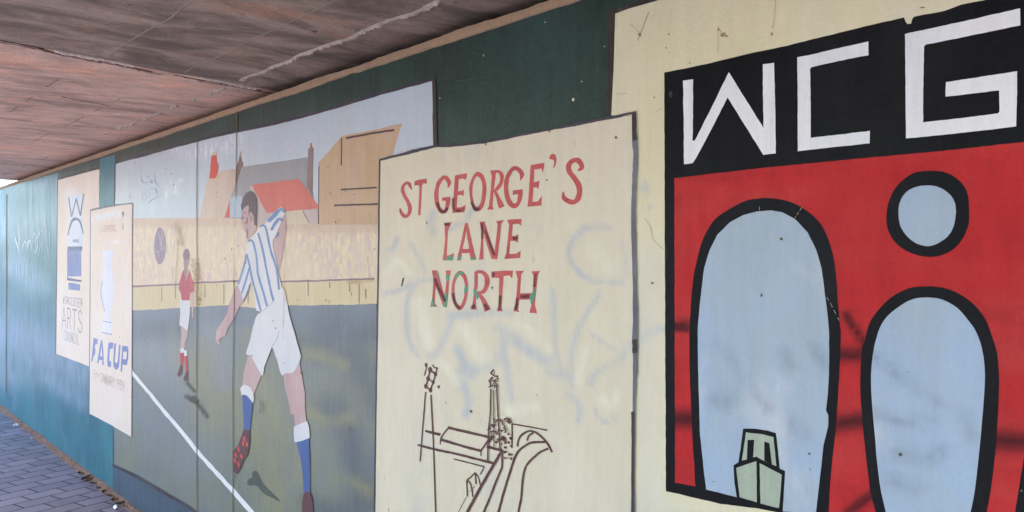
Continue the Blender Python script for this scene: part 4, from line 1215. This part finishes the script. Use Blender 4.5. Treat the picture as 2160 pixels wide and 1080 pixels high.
# painted-out graffiti showing through
g1 = zt(1080, 380, 3.0); g2 = zt(800, 420, 3.858); g3 = zt(800, 560, 3.178); g4 = zt(1160, 560, 3.175)
GHOST = ((g1, [(610, 300), (520, 290), (440, 320), (375, 400), (358, 480), (420, 580), (530, 640), (680, 645)], 62),
                 (g1, [(695, 380), (715, 500), (700, 660)], 50),
                 (g4, [(330, 190), (260, 300), (190, 430), (150, 560), (140, 700), (150, 820)], 60),
                 (g4, [(20, 170), (30, 300), (35, 520), (70, 700)], 60),
                 (g2, [(440, 110), (410, 200), (440, 280)], 90), (g2, [(560, 250), (680, 190), (740, 110), (790, 60)], 80),
                 (g2, [(140, 330), (110, 400), (60, 420)], 70), (g2, [(250, 360), (330, 480), (380, 600)], 55),
                 (g3, [(30, 190), (120, 170), (230, 120), (340, 95), (420, 110)], 62),
                 (g3, [(230, 140), (190, 230), (185, 380), (200, 500), (250, 600)], 62),
                 (g3, [(470, 330), (600, 330), (700, 315), (880, 320)], 90), (g3, [(480, 360), (450, 460), (400, 560), (340, 610)], 80),
                 (g3, [(800, 420), (900, 490), (1000, 570), (1130, 640)], 130), (g3, [(520, 560), (560, 640), (620, 740)], 90),
                 (g3, [(560, 700), (700, 680), (800, 620), (830, 500)], 110), (g3, [(830, 560), (860, 700), (880, 900)], 80), (g3, [(560, 800), (600, 900), (580, 1000)], 90),
                 (g4, [(0, 720), (90, 730), (150, 760)], 90), (g4, [(270, 800), (280, 740), (380, 680), (460, 640), (545, 530)], 70),
                 (g4, [(120, 860), (200, 940), (190, 1040)], 70), (g4, [(305, 960), (320, 1010), (380, 1050), (450, 1010)], 30), (g4, [(270, 450), (330, 500), (420, 560)], 40))
FRESH = ((g1, [(520, 420), (560, 520), (620, 560)], 160), (g3, [(260, 250), (300, 400), (340, 520)], 150), (g3, [(560, 420), (640, 520), (700, 640)], 170), (g4, [(240, 560), (210, 680), (190, 780)], 90), (g4, [(350, 900), (420, 940), (440, 860)], 110), (g3, [(960, 400), (1050, 470), (1120, 560)], 110), (g3, [(400, 640), (460, 700), (520, 790)], 80), (g3, [(880, 980), (960, 970), (1040, 950)], 110), (g2, [(60, 600), (150, 500), (240, 600)], 100))
px_strokes = lambda L: [(zf([(t[0], t[1], w * 1.08) for t in q]), 1) for zf, q, w in L]
DBG.stained('background', M_cream, D, [('ghost', px_strokes(GHOST)), ('fresh', px_strokes(FRESH))], cell=.013)
a = Art(.0058)
a.line([(800, 337, 4), (830, 330, 6), (870, 320, 7), (915, 309, 5.5), (950, 308, 4.5), (1020, 300, 4), (1100, 285, 4.5), (1160, 273, 4), (1220, 262, 6), (1288, 248, 5), (1341, 236.5, 5.5)], a=.8)
a.line([(801, 337), (799, 480), (797, 640), (794, 800), (791, 1000), (789, 1180), (786, foot(786))], 3.6, a=.5)
a.build('border', M_outline, D)
a = Art(.0060)
a.line([(1338, 236, 8), (1338, 280, 9.5), (1340, 330, 10), (1338, 380, 9), (1336, 450, 9.5), (1337, 520, 9), (1339, 600, 9), (1340, 680, 10.5), (1339, 722, 11), (1340, 760, 10), (1338, 830, 7), (1337, 900, 6), (1336, 1000, 6), (1336, 1200, 6), (1335, foot(1335), 6)], a=.5)
a.build('border', M_outline_g, D)
a = Art(.0062)
a.line([(1337.5, 237, 8), (1337.5, 275, 9), (1339, 296, 8)], a=.4)
a.line([(1338, 716, 9), (1339.5, 730, 11), (1338, 745, 9)], a=.3)
a.line([(1335, 868, 7), (1335, 950, 6.5), (1334, 1090, 6)], a=.4)
a.build('border', M_outline_b, D)
# lettering
M_brick = paint('brick_red_lettering_paint', (176, 82, 78), (166, 72, 70), 1.15, var=.14, streak=.10, grain=.10, specks=.1, c2scale=(9, 9, 7), c3=(148, 66, 66))
M_lgreen = paint('green_patch_paint', (84, 138, 108), (80, 120, 96), 1.15, var=.12, specks=0)
M_maroon = smear('dark_maroon_overspray', (66, 30, 38), .75, .8, (.15, .5), (22, 22, 14), ends=.15)
l6, l7, l2 = zt(800, 240, 4.154), zt(1020, 240, 3.6), zt(800, 420, 3.858)
LD = .0064
letters = []
def letter(fn):
    a = Art(LD)
    fn(a)
    o = a.build('letter', M_brick, D)
    letters.append(o)
    return o
def S1(a): a.line(l6([(285, 664, 5), (272, 640, 24), (262, 615, 30), (240, 606, 26), (212, 630, 24), (204, 670, 28), (222, 720, 30), (250, 770, 32), (268, 820, 34), (262, 870, 34), (235, 898, 32), (205, 885, 28), (185, 848, 22), (182, 825, 8)]), a=.2)
def T1(a): a.poly(l6([(308, 592), (335, 580), (415, 570), (416, 612), (385, 610), (374, 630), (368, 760), (361, 888), (341, 892), (346, 770), (352, 645), (345, 626), (308, 630)]), .3)
def G1(a):
    a.line(l6([(600, 648, 8), (612, 605, 34), (585, 562, 34), (552, 566, 32), (515, 620, 34), (500, 700, 36), (508, 790, 38), (535, 845, 38), (565, 858, 36), (592, 825, 34), (606, 740, 40)]), a=.2)
    a.poly(l6([(552, 735), (622, 727), (618, 772), (588, 772), (570, 760), (550, 766)]), .2)
def E1(a): a.poly(l6([(665, 540), (768, 522), (766, 550), (755, 580), (738, 568), (697, 572), (690, 680), (735, 672), (742, 655), (738, 722), (716, 710), (686, 715), (680, 822), (722, 818), (756, 797), (746, 862), (638, 870), (642, 850), (652, 700), (662, 560)]), .3)
def ringpoly(a, outer, inner):
    O, I = cr(outer, 5), cr(inner, 5)
    # join the two outlines with a hair-thin bridge
    j = min(range(len(I)), key=lambda k: math.hypot(I[k][0] - O[0][0], I[k][1] - O[0][1]))
    I = I[j:] + I[:j]
    pts = O + [O[0]] + [I[0]] + I[:0:-1] + [(I[0][0] + .02, I[0][1] + .02)]
    N = 60
    def res(P):
        out = []
        m = len(P)
        for i in range(N):
            t = i / N * m
            k = int(t); f = t - k
            A_, B_ = P[k % m], P[(k + 1) % m]
            out.append((A_[0] + (B_[0] - A_[0]) * f, A_[1] + (B_[1] - A_[1]) * f))
        return out
    o, q = res(O), res(I)
    o = [wob(x, y, .25) for x, y in o]; q = [wob(x, y, .25) for x, y in q]
    i0 = len(a.v)
    for A_, B_ in zip(o, q):
        a.v += [W(A_[0], A_[1], a.d), W(B_[0], B_[1], a.d)]
    for i in range(N):
        k, k2 = i0 + 2 * i, i0 + 2 * ((i + 1) % N)
        a.f.append([k, k + 1, k2 + 1, k2]); a.uv.append([(.5, .5)] * 4)
    a.d += STEP
def O1(a): ringpoly(a, l6([(865, 508), (915, 545), (938, 640), (927, 760), (902, 830), (862, 857), (825, 840), (800, 770), (787, 660), (800, 590), (830, 532)]), l6([(862, 548), (895, 590), (903, 660), (892, 760), (872, 806), (850, 815), (830, 790), (815, 700), (820, 620), (838, 568)]))
def R1(a):
    a.poly(l7([(50, 432), (95, 427), (92, 460), (80, 560), (72, 640), (66, 700), (76, 727), (26, 728), (40, 700), (52, 600), (62, 470)]), .25)
    a.line(l7([(78, 440, 22), (115, 440, 26), (138, 470, 30), (132, 525, 28), (102, 570, 24), (74, 592, 14)]), a=.15)
    a.line(l7([(86, 590, 20), (110, 640, 28), (138, 712, 46)]), a=.15)
def G2(a):
    a.line(l7([(277, 505, 6), (290, 458, 34), (255, 416, 32), (218, 422, 30), (182, 480, 32), (170, 560, 34), (182, 640, 36), (210, 690, 36), (242, 698, 34), (268, 668, 32), (283, 590, 36)]), a=.2)
    a.poly(l7([(222, 582), (298, 574), (290, 614), (240, 612), (222, 618)]), .2)
def E2(a): a.poly(l7([(358, 388), (462, 374), (460, 400), (450, 447), (438, 415), (386, 425), (380, 520), (412, 513), (424, 505), (416, 572), (402, 556), (378, 562), (371, 670), (412, 665), (442, 623), (439, 697), (332, 706), (340, 650), (352, 470)]), .3)
def AP(a): a.poly(l7([(510, 312), (525, 302), (545, 312), (554, 345), (550, 380), (537, 412), (528, 413), (536, 375), (532, 350), (502, 345), (500, 326)]), .2)
def S2(a): a.line(l7([(712, 434, 6), (745, 408, 38), (735, 372, 40), (708, 352, 36), (672, 360, 34), (645, 395, 36), (652, 440, 38), (690, 490, 40), (722, 545, 42), (728, 600, 42), (712, 650, 42), (680, 672, 38), (640, 660, 36), (608, 635, 32), (606, 592, 6)]), a=.2)
def L2(a): a.poly(l2([(523, 198), (590, 188), (570, 225), (558, 265), (548, 460), (572, 455), (608, 436), (598, 500), (514, 498), (525, 430), (536, 320), (530, 215)]), .3)
def A2(a):
    a.line(l2([(706, 195, 16), (688, 300, 22), (664, 410, 26), (646, 498, 30)]), a=.15)
    a.line(l2([(710, 195, 18), (728, 300, 30), (748, 400, 34), (766, 492, 46)]), a=.15)
    a.poly(l2([(668, 408), (738, 404), (742, 438), (664, 440)]), .2)
def N2(a):
    a.poly(l2([(816, 184), (850, 182), (848, 300), (846, 400), (848, 490), (811, 493), (824, 405), (829, 260)]), .25)
    a.poly(l2([(824, 186), (856, 181), (900, 325), (945, 440), (962, 490), (914, 488), (878, 380), (846, 265)]), .25)
    a.poly(l2([(952, 178), (1017, 171), (992, 200), (984, 300), (966, 440), (960, 488), (930, 486), (950, 330), (963, 208)]), .25)
def E3(a): a.poly(l2([(1040, 168), (1157, 160), (1153, 216), (1130, 200), (1086, 205), (1078, 300), (1105, 300), (1130, 286), (1128, 354), (1105, 340), (1066, 340), (1058, 447), (1110, 445), (1152, 420), (1146, 480), (1015, 488), (1032, 440), (1048, 300), (1058, 212)]), .3)
def N3(a):
    a.poly(l2([(428, 580), (474, 580), (466, 650), (456, 760), (450, 850), (472, 876), (414, 876), (430, 820), (440, 650)]), .25)
    a.poly(l2([(440, 588), (476, 590), (502, 690), (552, 850), (545, 882), (520, 876), (480, 760), (452, 690)]), .25)
    a.poly(l2([(540, 580), (581, 580), (572, 630), (558, 800), (548, 882), (524, 872), (536, 750), (548, 640)]), .25)
def O3(a): ringpoly(a, l2([(660, 583), (700, 610), (722, 690), (718, 780), (700, 850), (660, 906), (620, 880), (592, 800), (588, 720), (605, 640), (630, 598)]), l2([(658, 618), (682, 645), (696, 700), (690, 790), (670, 850), (650, 870), (625, 830), (612, 760), (615, 690), (635, 640)]))
def R3(a):
    a.poly(l2([(774, 590), (802, 586), (800, 700), (786, 800), (786, 880), (796, 902), (738, 896), (756, 870), (766, 800), (774, 690)]), .25)
    a.line(l2([(788, 594, 22), (835, 594, 28), (872, 630, 36), (876, 690, 38), (850, 750, 34), (795, 765, 24)]), a=.15)
    a.line(l2([(796, 755, 22), (845, 820, 36), (882, 908, 50)]), a=.15)
def T3(a): a.poly(l2([(912, 590), (1000, 583), (1089, 582), (1080, 648), (1060, 620), (1012, 625), (1002, 760), (994, 880), (1004, 913), (956, 912), (968, 870), (974, 760), (976, 642), (940, 640), (914, 642)]), .3)
def H3(a):
    a.poly(l2([(1108, 585), (1178, 583), (1155, 610), (1146, 750), (1130, 900), (1142, 919), (1090, 912), (1110, 850), (1126, 650)]), .25)
    a.poly(l2([(1135, 768), (1250, 764), (1246, 815), (1130, 820)]), .2)
    a.poly(l2([(1236, 588), (1306, 584), (1290, 620), (1272, 780), (1266, 860), (1284, 930), (1220, 925), (1240, 850), (1252, 700), (1255, 620)]), .25)
objs = {}
for fn in (S1, T1, G1, E1, O1, R1, G2, E2, AP, S2, L2, A2, N2, E3, N3, O3, R3, T3, H3):
    objs[fn.__name__] = letter(fn)
def green(key, *polys):
    a = Art(.0069)
    for p in polys:
        a.poly(l2(p), .25)
    a.build('green_patch', M_lgreen, objs[key])
green('L2', [(545, 472), (575, 466), (602, 455), (598, 500), (538, 499)])
green('A2', [(652, 462), (672, 460), (661, 499), (632, 501)], [(742, 466), (768, 476), (790, 493), (743, 497)])
green('N3', [(432, 800), (448, 850), (446, 876), (414, 877)], [(540, 622), (574, 616), (570, 662), (546, 666)], [(532, 775), (556, 765), (548, 882), (522, 876)], [(464, 595), (478, 600), (486, 640), (470, 632)])
green('O3', [(612, 640), (640, 600), (668, 586), (694, 606), (650, 622), (625, 652)], [(692, 714), (721, 706), (719, 756), (688, 768)])
green('R3', [(768, 722), (790, 745), (812, 790), (800, 818), (782, 800), (764, 760)])
green('H3', [(1275, 710), (1272, 780), (1240, 868), (1220, 792), (1246, 762)])
mar = {'N3': [([(450, 640), (480, 720), (540, 840)], 40)], 'O3': [([(598, 760), (612, 840), (660, 895)], 40)], 'R3': [([(750, 890), (778, 860)], 50), ([(855, 850), (885, 905)], 44)], 'T3': [([(915, 612), (940, 618)], 50), ([(984, 780), (978, 905)], 34)], 'H3': [([(1108, 905), (1125, 800)], 40), ([(1145, 795), (1225, 790)], 40), ([(1272, 600), (1260, 720)], 34)], 'N2': [([(836, 190), (838, 330)], 30), ([(860, 250), (905, 380), (940, 460)], 30)], 'L2': [([(530, 205), (575, 202)], 40)], 'E3': [([(1085, 320), (1128, 320)], 44)]}
for k, v in mar.items():
    a = Art(.0072)
    for q, w in v:
        a.soft(l2([(p[0], p[1], w) for p in q]))
    a.build('overspray', M_maroon, objs[k])
a = Art(.0069)
a.soft(l6([(505, 770, 34), (530, 840, 36), (570, 860, 36), (600, 820, 34)])); 
a.build('overspray', M_maroon, objs['G1'])
a = Art(.0069); a.soft(l6([(648, 730, 34), (650, 830, 40), (700, 850, 40), (748, 830, 40)])); a.build('overspray', M_maroon, objs['E1'])
a = Art(.0069); a.soft(l6([(805, 770, 34), (840, 835, 40), (880, 830, 36)])); a.build('overspray', M_maroon, objs['O1'])

# brown line drawing of the ground
M_brown = paint('brown_line_paint', (84, 56, 52), (98, 70, 64), 1.05, var=.3, streak=.15, grain=.15, specks=0, c2scale=(14, 14, 14))
k1 = zt(860, 740, 3.176)
fl = Art(.0064)
for x, y, r in ((123, 95, 13), (150, 127, 17), (185, 157, 14), (136, 186, 15), (170, 210, 12), (121, 238, 15), (152, 264, 15), (196, 118, 7)):
    fl.dot(*k1([(x, y)])[0], r / 3.176 * .8, r / 3.176 * 1.15)
for q, w in (([(128, 105), (118, 140), (110, 168)], 7), ([(165, 93), (178, 112), (194, 118), (188, 150)], 8), ([(150, 130), (170, 145), (183, 158), (172, 205), (150, 262)], 10), ([(150, 130), (136, 186), (122, 238)], 10), ([(136, 186), (170, 212)], 9), ([(122, 238), (150, 264)], 9)):
    fl.line(k1([(p[0], p[1], w) for p in q]))
for q, w in (([(119, 275), (105, 450), (82, 742)], 8), ([(155, 295), (172, 650), (180, 880), (190, 1200)], 9)):
    fl.line(k1([(p[0], p[1], w) for p in q]))
fl.build('painted_floodlight', M_brown, D)
fl = Art(.0064)
rnd = random.Random(11)
for i in range(34):
    t = i / 33
    y = 128 + 118 * t
    hw = 10 + 26 * min(1, t * 1.6)
    fl.dot(*k1([(574 + rnd.uniform(-hw, hw), y)])[0], rnd.uniform(.8, 1.9), rnd.uniform(1.2, 2.8))
for q, w in (([(556, 255), (552, 420), (542, 520), (535, 742)], 9), ([(575, 262), (576, 450), (578, 640)], 6), ([(595, 230), (602, 380), (610, 520), (620, 680)], 9), ([(560, 160), (600, 175)], 5), ([(545, 200), (606, 205)], 5), ([(550, 235), (606, 235)], 5), ([(556, 180), (590, 240)], 4), ([(600, 180), (556, 245)], 4)):
    fl.line(k1([(p[0], p[1], w) for p in q]))
fl.build('painted_floodlight', M_brown, D)
st = Art(.0068)
for q, w in (([(118, 536), (160, 548), (220, 562)], 17), ([(268, 514), (400, 545), (545, 578)], 18), ([(275, 514), (245, 550), (218, 592)], 11), ([(218, 594), (300, 618), (400, 648), (490, 670)], 18), ([(490, 670), (515, 635), (546, 590)], 13), ([(490, 670), (490, 705)], 7), ([(218, 595), (218, 628)], 7),
             ([(66, 630), (180, 660), (320, 690), (460, 725), (578, 755)], 16), ([(308, 725), (400, 748), (512, 776)], 9), ([(512, 776), (498, 805), (484, 828)], 7), ([(528, 642), (580, 655), (632, 670)], 18), ([(633, 668), (632, 780)], 13), ([(632, 670), (560, 790), (480, 930), (400, 1080), (345, 1190)], 20),
             ([(632, 780), (590, 880), (560, 960), (510, 1080), (470, 1180)], 14), ([(530, 625), (538, 590), (545, 580)], 8)):
    st.line(k1([(p[0], p[1], w) for p in q]))
st.build('painted_stand', M_brown, D)
st = Art(.0068)
for q, w in (([(698, 490), (699, 570), (697, 652)], 10), ([(696, 490), (800, 507), (934, 532)], 10), ([(735, 642), (745, 590), (775, 555), (820, 537), (870, 555), (920, 602), (948, 640), (967, 680)], 14), ([(800, 602), (812, 568), (842, 550)], 14),
             ([(922, 610), (870, 612), (820, 618), (760, 655), (720, 710), (680, 830), (640, 960), (608, 1080), (580, 1180)], 16), ([(942, 655), (900, 672), (860, 700), (795, 770), (772, 850), (760, 980), (742, 1080), (730, 1180)], 15)):
    st.line(k1([(p[0], p[1], w) for p in q]))
st.build('painted_tunnel', M_brown, D)
st = Art(.0068)
for q, w in (([(400, 976), (398, 920), (398, 870), (424, 845), (452, 816)], 11), ([(452, 816), (470, 840), (480, 870), (487, 908)], 9), ([(400, 870), (420, 890), (430, 930), (436, 978)], 10), ([(453, 820), (457, 895)], 10), ([(412, 945), (430, 930), (450, 905)], 4), ([(392, 980), (365, 1030), (340, 1080)], 3.5)):
    st.line(k1([(p[0], p[1], w) for p in q]))
st.build('painted_goal', M_brown, D)
st = Art(.0068)
for i in range(64):
    x, y = rnd.uniform(535, 695), rnd.uniform(455, 730)
    if (x < 600 and y > 640) or (x < 560 and y < 500):
        continue
    st.dot(*k1([(x, y)])[0], rnd.uniform(.9, 4.2), rnd.uniform(.9, 3.4), .9)
for q in ([(585, 480), (600, 462), (630, 475), (640, 500)], [(645, 465), (662, 452), (682, 462), (680, 490)], [(548, 545), (580, 540), (602, 562)], [(598, 590), (615, 600), (630, 585)], [(640, 510), (655, 530), (650, 550)], [(560, 500), (590, 495)]):
    st.line(k1(q), 3.6)
st.build('painted_tree', M_brown, D)
b = Art(.0070)
b.dot(*k1([(207, 242)])[0], 2.6, 3.6)
b.line([(851, 586), (847, 604)], 2.6)
for x, y, r in ((1028, 500, 1.6), (1153, 380, 1.4), (1038, 607, 1.8), (900, 470, 1.4), (1299, 290, 2), (1024, 304, 1.4), (1158, 276, 1.6), (940, 850, 1), (993, 868, 2.2), (1132, 833, 1)):
    b.dot(x, y, r, r * 1.6)
for x, y in ((1024, 302), (1158, 275)):
    b.line([(x, y), (x + .8, y + 5)], 1.4)
b.build('bolt_hole', M_hole, D)

# ------------------------------------------------ joints between the wall's boards, stains
j = Art(.0055)
j.line([(415, 297), (415, 400), (415.6, 520), (415, 660), (414.5, 800), (415, 1000), (415, 1100), (415, 1230)], 1.25, a=.5)
j.line([(498.5, 236), (498, 330), (497, 420)], 1.3, a=.5)
j.line([(493, 590), (493.5, 650), (492, 700), (491, 800), (491, 900), (491, 1000), (491, 1290)], 1.35, a=.5)
j.line([(13.5, 410), (13, 600), (12, 830)], 1.2, a=.4)
j.build('board_joint', M_joint, wall)
M_stain = smear('rusty_stain', (186, 154, 116), .32, .8, (.35, .6), (24, 24, 10), ends=.2)
b = Art(.00555)
b.soft([(602, 462), (600, 560), (599, 640), (597, 720)], 5)
b.soft([(496, 420), (494, 500), (493, 600)], 5)
b.soft([(417, 540), (419, 590), (418, 640)], 18)
b.soft([(405, 545), (411, 570), (409, 620)], 10)
b.soft([(363, 470), (372, 480), (383, 500), (377, 520)], 26)
b.soft([(375, 500), (372, 560), (369, 610)], 6)
b.soft([(364, 560), (363, 600)], 6)
b.soft([(775, 540), (780, 570), (779, 585)], 8)
b.soft([(730, 596), (770, 592), (790, 588)], 16)
b.build('rust_stain', M_stain, wall)
M_rust = paint('pale_rust_flake', (172, 146, 100), (142, 116, 76), 1.0, var=.3, specks=0)
b = Art(.0056)
rr = random.Random(5)
for i in range(46):
    t = rr.random()
    b.dot(415 + rr.gauss(1.5, 3.2), 555 + 92 * t, rr.uniform(.5, 1.7), rr.uniform(.8, 2.4), .6)
for i in range(20):
    b.dot(406 + rr.gauss(0, 3), 548 + 70 * rr.random(), rr.uniform(.5, 1.4), rr.uniform(.8, 2.2), .6)
b.build('rust_flake', M_rust, wall)
M_gscr = paint('pale_green_scuff', (66, 90, 82), (48, 66, 60), 1.1, var=.3, streak=.3, specks=0)
b = Art(.0008)
for q, w in (([(1258, 50), (1259, 85), (1257, 120)], 2), ([(960, 172), (1040, 160), (1100, 140), (1180, 110)], 3), ([(975, 143), (990, 144)], 2.5), ([(1205, 128), (1216, 145)], 3), ([(978, 90), (990, 105), (1010, 115)], 3), ([(1155, 135), (1157, 200), (1160, 250)], 8), ([(1265, 120), (1276, 140)], 2), ([(1170, 155), (1190, 150)], 4), ([(498, 232), (498, 262)], 5), ([(1040, 220), (1042, 250)], 6), ([(1085, 80), (1110, 60), (1150, 30)], 4)):
    b.line(q, min(w * .35, 1.3))
rs = random.Random(21)
for i in range(34):
    x, y = rs.uniform(935, 1275), rs.uniform(20, 285)
    if y < YVP - .318 * (x - XVP) or y > 540 - .30 * (x - XVP) * 1.0 + 200:
        continue
    an, L = rs.choice((1.45, 1.6, .3, -.35, 1.1, 2.1)), rs.uniform(4, 30)
    b.line([(x, y), (x + L * .5 * math.cos(an) + rs.uniform(-1, 1), y + L * .5 * math.sin(an)), (x + L * math.cos(an), y + L * math.sin(an))], rs.uniform(.5, 1.0))
b.build('scuff', M_gscr, wall)
b = Art(.0009)
for x, y, r in ((1209, 210, 2.4), (1150, 47, 1.2), (1275, 98, 1), (1227, 172, 1.2), (1020, 117, 1.2), (928, 207, 1)):
    b.dot(x, y, r, r * 1.5)
b.build('chip', M_cream, wall)
b = Art(.0058)
for i in range(70):
    x, y = rr.uniform(245, 795), rr.uniform(300, 1070)
    if y < 350 + (800 - x) * -.28 + 20:
        continue
    b.dot(x, y, rr.uniform(.4, 1.0) * (.5 + x / 800), rr.uniform(.6, 2.2) * (.5 + x / 900), .4)
for x, y, r in ((349, 355, .9), (361, 366, 1.0), (320, 385, 1.3), (313, 372, .9), (377, 284, 1.6), (394, 283, 1.3)):
    b.dot(x, y, r, r * 1.4)
b.line([(549, 844), (549, 871)], 2.0); b.line([(729, 903), (731, 914)], 2.4)
b.build('pock_mark', M_joint, wall)

# ------------------------------------------------ graffiti tags
T1_ = empty('graffiti_tag', (W(85, 520).x, 0, W(85, 540).z), 'dripping white graffiti scrawl on the bare dark green wall', 'graffiti')
M_wspray = paint('white_spray_paint', (214, 222, 228), (190, 206, 218), 1.15, var=.1, streak=.25, grain=.15, specks=0, rough=.5)
def tapered(a, pts, w):
    n = len(pts) - 1
    k = 5.4 if a.d < .002 else 12.0
    a.line([(x, y, w / k * (.42 if 0 < i < n else .18)) for i, (x, y) in enumerate(pts)], a=.15)
u = zt(0, 420, 5.4)
b = Art(.0012)
for q, w in (([(172, 435), (188, 500), (215, 615)], 22), ([(215, 600), (220, 450), (208, 290)], 20), ([(255, 595), (264, 530), (285, 478), (300, 515)], 22), ([(308, 570), (320, 500), (342, 470), (362, 560)], 22), ([(372, 500), (380, 400), (395, 385), (414, 430), (405, 520)], 20), ([(385, 570), (408, 612), (428, 530), (436, 470)], 16), ([(428, 450), (445, 400), (456, 362)], 24), ([(440, 650), (452, 570), (462, 510)], 18), ([(468, 410), (490, 335), (492, 450), (482, 610)], 20), ([(508, 310), (515, 245), (535, 400), (542, 640)], 20), ([(552, 235), (566, 420), (556, 690)], 20), ([(283, 620), (280, 715)], 18), ([(325, 600), (330, 700)], 18), ([(478, 600), (498, 680)], 16)):
    tapered(b, u(q), w)
b.build('spray_stroke', M_wspray, T1_)
T2_ = empty('graffiti_tag', (W(320, 420).x, 0, W(320, 430).z), 'small pale blue and white graffiti tag with a crown on the painted mural sky', 'graffiti')
u = zt(280, 350, 12)
b = Art(.0022)
for q, w in (([(118, 940), (160, 890), (190, 760), (215, 640)], 34), ([(215, 640), (240, 800), (285, 930)], 34), ([(268, 640), (300, 760), (325, 885)], 24), ([(362, 640), (295, 740), (372, 850)], 26), ([(390, 585), (390, 860)], 22), ([(432, 640), (430, 770), (520, 690), (535, 790)], 26), ([(160, 860), (280, 860)], 20)):
    tapered(b, u(q), w)
b.build('spray_stroke', M_wspray, T2_)
M_bspray = paint('pale_blue_spray_paint', (128, 156, 196), (150, 172, 202), 1.15, var=.1, streak=.2, specks=0, rough=.5)
b = Art(.0024)
for q, w in (([(205, 225), (225, 360), (290, 430), (400, 400), (482, 350), (490, 430)], 34), ([(545, 140), (560, 330), (600, 450), (662, 500)], 34), ([(420, 590), (540, 570), (600, 640), (610, 720)], 40), ([(395, 930), (480, 860), (560, 815), (665, 765)], 50), ([(300, 480), (420, 470)], 30)):
    tapered(b, u(q), w)
b.build('spray_stroke', M_bspray, T2_)
